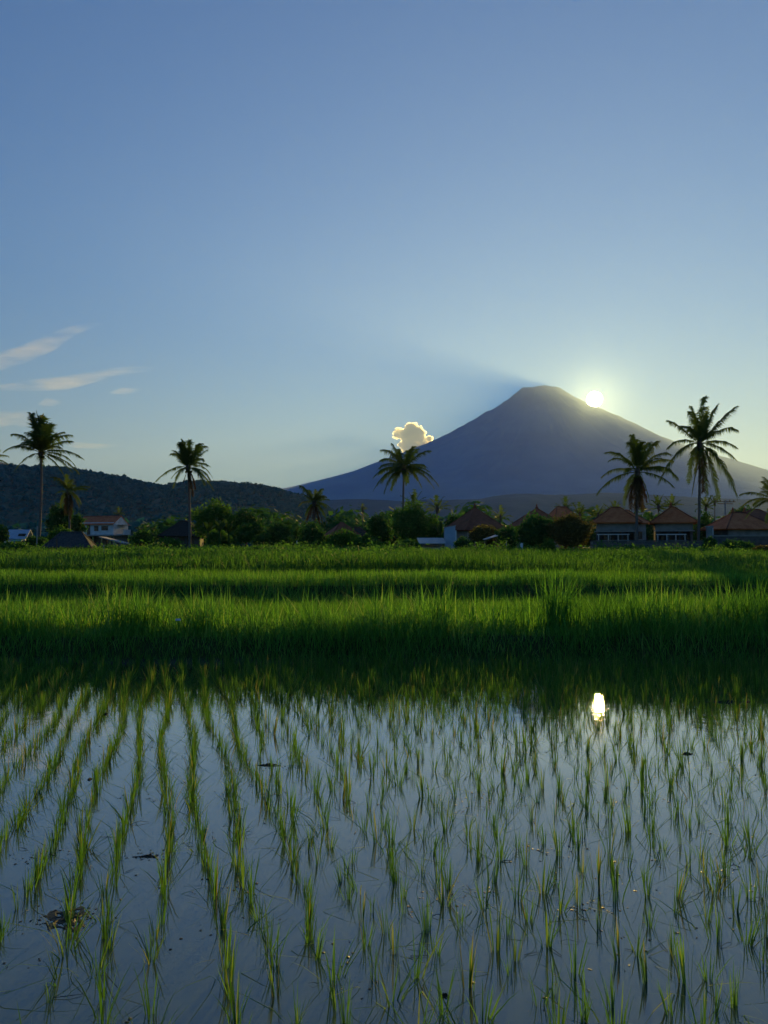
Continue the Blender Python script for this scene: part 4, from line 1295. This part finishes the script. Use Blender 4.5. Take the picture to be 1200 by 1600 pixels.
def stone_wall():
    Y = 69.5; s = Y / FPX
    root = empty('stone_wall', ((1020 - 600) * s, Y, gz1((1020 - 600) * s, Y)), 0)
    x0, x1 = (922 - 1020) * s, (1112 - 1020) * s
    n = 26; rr = random.Random(3)
    top = at(0, 846, Y).z - root.location.z
    rows = 4; bh = (top - 0.02) / rows
    shared = []
    for k in range(6):
        b = MB(); q = rr.uniform(0.9, 0.99)
        b.box((0, 0, 0), ((x1 - x0) / n - 0.03, 0.3 * q, bh - 0.025)); shared.append(b.mesh('block'))
    for me in shared: me.materials.append(M['dark_wall'])
    for j in range(rows):
        for i in range(n):
            o = link('block', shared[rr.randrange(6)], None, root)
            o.location = (x0 + (x1 - x0) * (i + 0.5 + 0.5 * (j % 2)) / n, rr.uniform(-.015, .015), bh * (j + 0.5))
    MB().box(((x0 + x1) / 2, 0.0, top / 2), (x1 - x0, 0.2, top - 0.03)).build('mortar_core', M['grey_wall'], root)
    MB().box(((x0 + x1) / 2 + 0.1, 0, top + 0.05), (x1 - x0 + 0.2, 0.4, 0.09)).build('coping', M['dark_wall'], root)
    tag(root, 'low dark stone garden wall before the two orange villas', 'wall')
    # gate pillar at its end
    p = empty('gate_pillar', ((1109 - 600) * s, Y + 0.1, gz1((1109 - 600) * s, Y)), 0)
    h = at(0, 824, Y).z - p.location.z
    MB().box((0, 0, h / 2), (0.42, 0.42, h)).build('shaft', M['grey_wall'], p)
    MB().box((0, 0, h + 0.06), (0.56, 0.56, 0.12)).build('cap', M['concrete'], p)
    MB().box((0.24, -0.1, h / 2), (0.05, 0.3, h * 0.95)).build('white_edge', M['white_paint'], p)
    tag(p, 'grey gate pillar with a white edge left of the third villa', 'pillar')
    q = empty('stone_wall', ((1165 - 600) * s, Y, gz1((1165 - 600) * s, Y)), 0)
    MB().box((0, 0, top * 0.75), (6.0, 0.3, top * 1.5)).build('face', M['dark_wall'], q)
    MB().box((0, 0, top * 1.5 + 0.05), (6.1, 0.4, 0.1)).build('coping', M['grey_wall'], q)
    tag(q, 'taller dark wall before the third villa at the right', 'wall')


stone_wall()

# sheds near the middle
gable_shed('tin_shed', 'little open shed with a rusty tin roof left of the blue sheet shed', 674, 850, 841, 38, 70, 1.6, M['tin'], M['concrete'], R(4), open_front=True, mono=True, over=0.12)


def blue_shed():
    Y = 72.0; s = Y / FPX; x = (702.5 - 600) * s; g0 = gz1(x, Y)
    z = lambda py: at(0, py, Y).z - g0
    root = empty('blue_shed', (x, Y, g0), 0)
    w = 16 * s; d = 1.3
    v = [(-w / 2, -d / 2, 0), (w / 2, -d / 2, 0), (w / 2, d / 2, 0), (-w / 2, d / 2, 0), (-w / 2, -d / 2, z(825)), (w / 2, -d / 2, z(822)), (w / 2, d / 2, z(822)), (-w / 2, d / 2, z(825))]
    MB().add(v, [(0, 3, 2, 1), (4, 5, 6, 7), (0, 1, 5, 4), (1, 2, 6, 5), (2, 3, 7, 6), (3, 0, 4, 7)]).build('sheet_wall', M['blue_tin'], root)
    MB().box((w / 2 + 0.05, -d / 2 + 0.02, z(829) / 2), (0.09, 0.1, z(829))).build('corner_post', M['white_paint'], root)
    v2 = [(p[0] * 1.12, p[1] * 1.12, p[2] + 0.01) for p in v[4:]] + [(p[0] * 1.12, p[1] * 1.12, p[2] + 0.06) for p in v[4:]]
    MB().add(v2, [(3, 2, 1, 0), (4, 5, 6, 7), (0, 1, 5, 4), (1, 2, 6, 5), (2, 3, 7, 6), (3, 0, 4, 7)]).build('roof', M['tin'], root)
    tag(root, 'tall narrow pale blue sheet-metal shed', 'shed')


blue_shed()


def small_lean():
    Y = 71.0; s = Y / FPX; x = (766 - 600) * s; g0 = gz1(x, Y)
    z = lambda py: at(0, py, Y).z - g0
    root = empty('small_shelter', (x, Y, g0), 0)
    h = 10 * s
    v = [(-h, -0.6, z(844)), (h, -0.9, z(838)), (h, 0.9, z(836)), (-h, 0.9, z(843))]
    v += [(p[0], p[1], p[2] + 0.05) for p in v]
    MB().add(v, [(3, 2, 1, 0), (4, 5, 6, 7), (0, 1, 5, 4), (1, 2, 6, 5), (2, 3, 7, 6), (3, 0, 4, 7)]).build('roof', M['tin'], root)
    for px in (-h * 0.8, h * 0.8):
        for yy in (-0.5, 0.6): MB().bar((px, yy, 0), (px, yy, z(842)), 0.045).build('post', M['wood'], root)
    tag(root, 'small shelter with a slanting pale tin roof before the pyramid house', 'shelter')


small_lean()


def pole(name, label, px, top, Y, r, mat, cat='post', base_y=None, lean=0.0):
    s = Y / FPX; x = (px - 600) * s; g0 = gz1(x, Y)
    h = at(0, top, Y).z - g0
    o = MB().tube([(0, 0, -0.15), (0, 0, h * 0.5), (lean, 0, h)], [r, r * 0.92, r * 0.85], 8).build(name, mat)
    o.location = (x, Y, g0)
    tag(o, label, cat)
    return o


pole('fence_post', 'pale post in the meadow right of the thatched hut', 162.5, 851, 55, 0.05, M['concrete'])
pole('fence_post', 'dim short post in the meadow below the lean-to', 180, 866, 46, 0.04, M['concrete'])
pole('field_stake', 'thin dark stake before the thatched hut', 89, 842, 52, 0.05, M['wood'], 'stake')
pole('field_stake', 'short dark stake at the edge of the bright meadow', 787, 868, 40, 0.03, M['wood'], 'stake', lean=-0.03)
pole('garden_post', 'grey post beside the foot of the tall dark palm', 58, 822, 76, 0.06, M['concrete'])
pole('garden_post', 'slim grey post right of the small slanting shelter', 791, 844, 66, 0.04, M['concrete'])
for i, (px, lab) in enumerate(((742, 'left'), (749, 'middle'), (757, 'right'))):
    pole('fence_post', '%s stick of the bamboo fence before the pyramid house' % lab, px, 846, 66, 0.03, M['bamboo'])


def utility_pole():
    Y = 105.0; s = Y / FPX; x = (1134 - 600) * s; g0 = gz1(x, Y)
    z = lambda py: at(0, py, Y).z - g0
    root = empty('utility_pole', (x, Y, g0), R(10))
    MB().tube([(0, 0, 0), (0, 0, z(781))], [0.13, 0.09], 8).build('pole', M['concrete'], root)
    for py, hw in ((784, 1.5), (787, 1.1)):
        MB().box((0, 0, z(py)), (hw * 2, 0.1, 0.1)).build('crossarm', M['wood'], root)
    for k in (-1.3, -0.7, 0.7, 1.3): MB().tube([(k, 0, z(784)), (k, 0, z(784) + 0.12), (k, 0, z(784) + 0.3)], [0.05, 0.09, 0.04], 6).build('insulator', M['dark_wall'], root)
    tag(root, 'utility pole with two crossarms above the third villa', 'pole')


utility_pole()

def sheet(name, label, px, py, Y, w, h, on_ground=True):
    """crumpled piece of pale plastic"""
    rr = random.Random(int(px)); s = Y / FPX
    V = []; n = 5
    for i in range(n):
        for j in range(n):
            V.append(((i / (n - 1) - 0.5) * w, rr.uniform(-.12, .12) * w, j / (n - 1) * h + rr.uniform(-.05, .05) * h))
    F = [(i * n + j, (i + 1) * n + j, (i + 1) * n + j + 1, i * n + j + 1) for i in range(n - 1) for j in range(n - 1)]
    o = MB().add(V, F).build(name, M['plastic'])
    sd = o.modifiers.new('thick', 'SOLIDIFY'); sd.thickness = 0.01
    p = at(px, py, Y); o.location = p
    tag(o, label, 'litter')


sheet('plastic_scrap', 'tiny white scrap caught in the bank grass', 278, 970, 11.25, 0.075, 0.03)
sheet('plastic_sheet', 'pale plastic sheet in weeds before the big dark tree', 815, 858, 64, 0.22, 0.5)
sheet('plastic_sheet', 'whitish plastic sheet under the dark tree near the half-hidden palm', 467, 849, 72, 0.45, 0.25)

# ------------------------------------------------------------------ rice seedlings in the flooded paddy
SLOPE = -0.28
def clump(rng, nb, h, spread, fan):
    """one transplanted clump of young rice: stems rising from a common foot, leaves splaying"""
    az = rng.uniform(0, 2 * np.pi, nb)
    P = np.stack([np.cos(az) * spread * rng.random(nb), np.sin(az) * spread * rng.random(nb), np.full(nb, -0.06)], -1)
    hh = h * rng.uniform(0.6, 1.12, nb) + 0.06
    V, Q, T_ = blades(P, hh, rng.uniform(0.0040, 0.0066, nb), np.where(rng.random(nb) < 0.05, rng.uniform(0.9, 1.9, nb), rng.uniform(0.04, fan, nb)), az, rng, 0.3)
    return V, Q, T_, np.repeat(rng.random(nb), 7)


def seedlings():
    rng = np.random.default_rng(91)
    variants = []
    for k in range(22):
        nb = int(rng.integers(8, 16)); fan = (0.2, 0.32, 0.5, 0.9)[k % 4]
        variants.append(clump(rng, nb, rng.uniform(0.145, 0.20), 0.012 + 0.012 * rng.random(), fan))
    spots = []
    rows = [(0.0027 + 0.2125 * k, True) for k in range(-36, 4)] + [(0.0027 + 0.2125 * 3 + 0.158 * (k + 1), False) for k in range(80)]
    for k, (c, left) in enumerate(rows):
        y = 1.9 + rng.uniform(0, 0.2)
        while y < 11.2:
            x = c + SLOPE * y + 0.035 * math.sin(y * 1.7 + k * 2.1) + rng.normal(0, 0.012 if left else 0.03)
            if left:
                step = rng.uniform(0.06, 0.125) if y > 3.6 else rng.uniform(0.09, 0.19)
            else:
                step = rng.uniform(0.15, 0.24) if y < 6.5 else (rng.uniform(0.12, 0.2) if y < 8 else rng.uniform(0.08, 0.14))
            gap = fbm(np.array([x * 0.9]), np.array([y * 0.9]), 2, 70)[0] > (0.24 if left else 0.3)
            if abs(x) < y * 0.5 + 1.2 and not gap and not (rng.random() < 0.04):
                sc = rng.uniform(0.68, 1.08 if left else 1.18)
                sc *= 1 + 0.28 * min(1, max(0, (y - 7.5) / 2))
                spots.append((y, x, sc, rng.uniform(0, 6.28), int(rng.integers(0, len(variants))), left))
            y += step
    spots.sort()
    inview = [s for s in spots if abs(s[1]) < 0.5 * s[0] - 0.02 and s[0] > 2.62]
    near = set(inview[:300])
    meshes = []
    for V, Q, T_, var in variants:
        me = np_mesh('rice_seedling', V, [Q, T_], var); me.materials.append(M['rice']); meshes.append(me)
    VV, QQ, TT, AA = [], [], [], []
    off = 0
    for s in spots:
        y, x, sc, rz, vi, left = s
        tilt = (rng.normal(0, 0.07), rng.normal(0, 0.07))
        if s in near:
            o = bpy.data.objects.new('rice_seedling', meshes[vi]); COL.objects.link(o)
            o.location = (x, y, 0); o.rotation_euler = (tilt[0], tilt[1], rz); o.scale = (sc, sc, sc)
            if left: tag(o, 'green rice seedling in the tightly planted rows of the near left water', 'rice seedling', 'seedlings of the tight left rows')
            else: tag(o, 'lone green rice seedling spaced apart in the near water at centre and right', 'rice seedling', 'spaced seedlings of the near water')
        else:
            V, Q, T_, var = variants[vi]
            Mx = np.array((Matrix.Translation((x, y, 0)) @ Euler((tilt[0], tilt[1], rz)).to_matrix().to_4x4() @ Matrix.Scale(sc, 4)))
            W = V @ Mx[:3, :3].T + Mx[:3, 3]
            VV.append(W); QQ.append(Q + off); TT.append(T_ + off); AA.append(np.clip(var + rng.uniform(-.15, .15), 0, 1)); off += len(V)
    o = link('farther_rice_seedlings', np_mesh('farther_rice_seedlings', np.concatenate(VV), [np.concatenate(QQ), np.concatenate(TT)], np.concatenate(AA)), M['rice'])
    tag(o, 'farther rice seedlings merging towards the grassy bank', 'rice', kind='stuff')
    print('SEEDLINGS', len(spots), len(near), max(s[0] for s in near))


seedlings()


def lump(name, label, px, py, w, d, h, seed):
    """wet clod of mud and roots breaking the surface"""
    rng = np.random.default_rng(seed)
    r = ray(px, py); t = CAMZ / -r.z
    x, y = r.x * t, r.y * t
    na, nr = 22, 7
    V = [(0, 0, h)]
    for i in range(1, nr + 1):
        for j in range(na):
            a = 2 * math.pi * j / na; q = i / nr
            edge = 1 + 1.5 * float(fbm(np.array([math.cos(a) * 2.6 + seed]), np.array([math.sin(a) * 2.6]), 4, seed)[0]) + rng.uniform(-.1, .1)
            V.append((w / 2 * q * edge * math.cos(a), d / 2 * q * edge * math.sin(a), h * (1 - q ** 1.5) * rng.uniform(-0.7, 1.0) - 0.012 * (q > 0.95)))
    F = [(0, 1 + j, 1 + (j + 1) % na) for j in range(na)]
    for i in range(nr - 1):
        F += [(1 + i * na + j, 1 + (i + 1) * na + j, 1 + (i + 1) * na + (j + 1) % na, 1 + i * na + (j + 1) % na) for j in range(na)]
    o = MB().add(V, F).build(name, M['clod'])
    o.location = (x, y, 0.0); o.rotation_euler = (0, 0, rng.uniform(0, 6.28) if w < 2 * d else 0)
    tag(o, label, 'mud clod')


lump('mud_clod', 'wide clump of mud and rotting weed in the lower left rows', 108, 1436, 0.28, 0.22, 0.009, 1)
lump('mud_clod', 'long dark mud bar in the water near the right edge', 1140, 1097, 0.55, 0.10, 0.025, 2)
lump('mud_clod', 'dark mud lump below the long mud bar at right', 1074, 1178, 0.13, 0.06, 0.02, 3)
lump('mud_clod', 'small dark lump in the upper left water', 165, 1116, 0.07, 0.05, 0.02, 4)
lump('mud_clod', 'small dark lump between left rows', 140, 1218, 0.06, 0.035, 0.015, 5)
lump('mud_clod', 'flat weed patch between rows at mid left', 232, 1338, 0.15, 0.06, 0.008, 6)
lump('mud_clod', 'flat weed patch among seedlings left of centre', 420, 1196, 0.2, 0.09, 0.01, 7)
lump('mud_clod', 'pale-edged mud lump in the bottom centre water', 695, 1556, 0.04, 0.03, 0.012, 8)


def debris():
    """specks of rotting weed, leaf bits and drifting straws on the water"""
    rng = np.random.default_rng(55)
    V, F = [], []
    cen = []
    for k in range(150):
        y = rng.uniform(2.6, 9.0); x = rng.uniform(-0.52, 0.52) * y
        for j in range(int(rng.integers(3, 16))): cen.append((x + rng.normal(0, 0.09), y + rng.normal(0, 0.06)))
    for px, py, nn, sp in ((108, 1436, 260, 0.075), (232, 1338, 70, 0.06), (420, 1196, 110, 0.12), (850, 1330, 60, 0.1), (690, 1420, 50, 0.1), (1140, 1097, 120, 0.2), (930, 1420, 40, 0.08), (560, 1190, 60, 0.15), (60, 1340, 60, 0.08), (740, 1250, 70, 0.12)):
        r_ = ray(px, py); t_ = CAMZ / -r_.z
        for j in range(nn): cen.append((r_.x * t_ + rng.normal(0, sp), r_.y * t_ + rng.normal(0, sp * 0.6)))
    for x, y in cen:
        n = len(V); s = 0.0025 + 0.008 * rng.random() ** 2; m = 6; a0 = rng.uniform(0, 6.28); q = rng.uniform(0.35, 1)
        for j in range(m):
            a = 2 * math.pi * j / m; r = s * rng.uniform(0.6, 1.2)
            px, py = r * math.cos(a), r * q * math.sin(a)
            V.append((x + px * math.cos(a0) - py * math.sin(a0), y + px * math.sin(a0) + py * math.cos(a0), 0.0015))
        V.append((x, y, 0.0015 + s * rng.uniform(0.1, 0.35)))
        F += [(n + j, n + (j + 1) % m, n + m) for j in range(m)]
    for k in range(80):
        y = rng.uniform(2.6, 8.0); x = rng.uniform(-0.5, 0.5) * y
        L = rng.uniform(0.03, 0.11); a = rng.uniform(0, 3.14); w = rng.uniform(0.0008, 0.002)
        b = MB(); d = Vector((math.cos(a), math.sin(a), 0)) * L / 2; c = Vector((x, y, 0.003))
        b.tube([c - d, c + Vector((-d.y, d.x, 0)) * rng.uniform(-.25, .25) + Vector((0, 0, rng.uniform(0, .01))), c + d], [w, w, w * 0.5], 4)
        n = len(V); V += b.v; F += [tuple(n + i for i in f) for f in b.f]
    o = MB().add(V, F).build('floating_debris', M['weed_bits'])
    tag(o, 'scattered specks of weed and straw floating on the paddy water', 'debris', kind='stuff')


debris()

# ------------------------------------------------------------------ air
def haze():
    m, nt, out = nodes_of('haze')
    v = nt.nodes.new('ShaderNodeVolumePrincipled')
    v.inputs['Color'].default_value = (*HAZE_COLOR, 1)
    v.inputs['Density'].default_value = HAZE_DENSITY
    v.inputs['Anisotropy'].default_value = HAZE_G
    # larger droplets throw a narrow forward lobe: the glow hugging the sun
    v2 = nt.nodes.new('ShaderNodeVolumePrincipled')
    v2.inputs['Color'].default_value = (1.0, 0.54, 0.22, 1)
    v2.inputs['Density'].default_value = HAZE_DROPS
    v2.inputs['Anisotropy'].default_value = HAZE_DROPS_G
    ad = nt.nodes.new('ShaderNodeAddShader')
    nt.links.new(v.outputs[0], ad.inputs[0]); nt.links.new(v2.outputs[0], ad.inputs[1])
    nt.links.new(ad.outputs[0], out.inputs['Volume'])
    top = at(845, 603, 14000).z + 120
    b = MB().box((0, 10700, (top - 3) / 2), (54000, 32000, top + 3))
    o = b.build('haze', m)
    tag(o, 'thin blue evening haze filling the air', 'haze', kind='stuff')


haze()
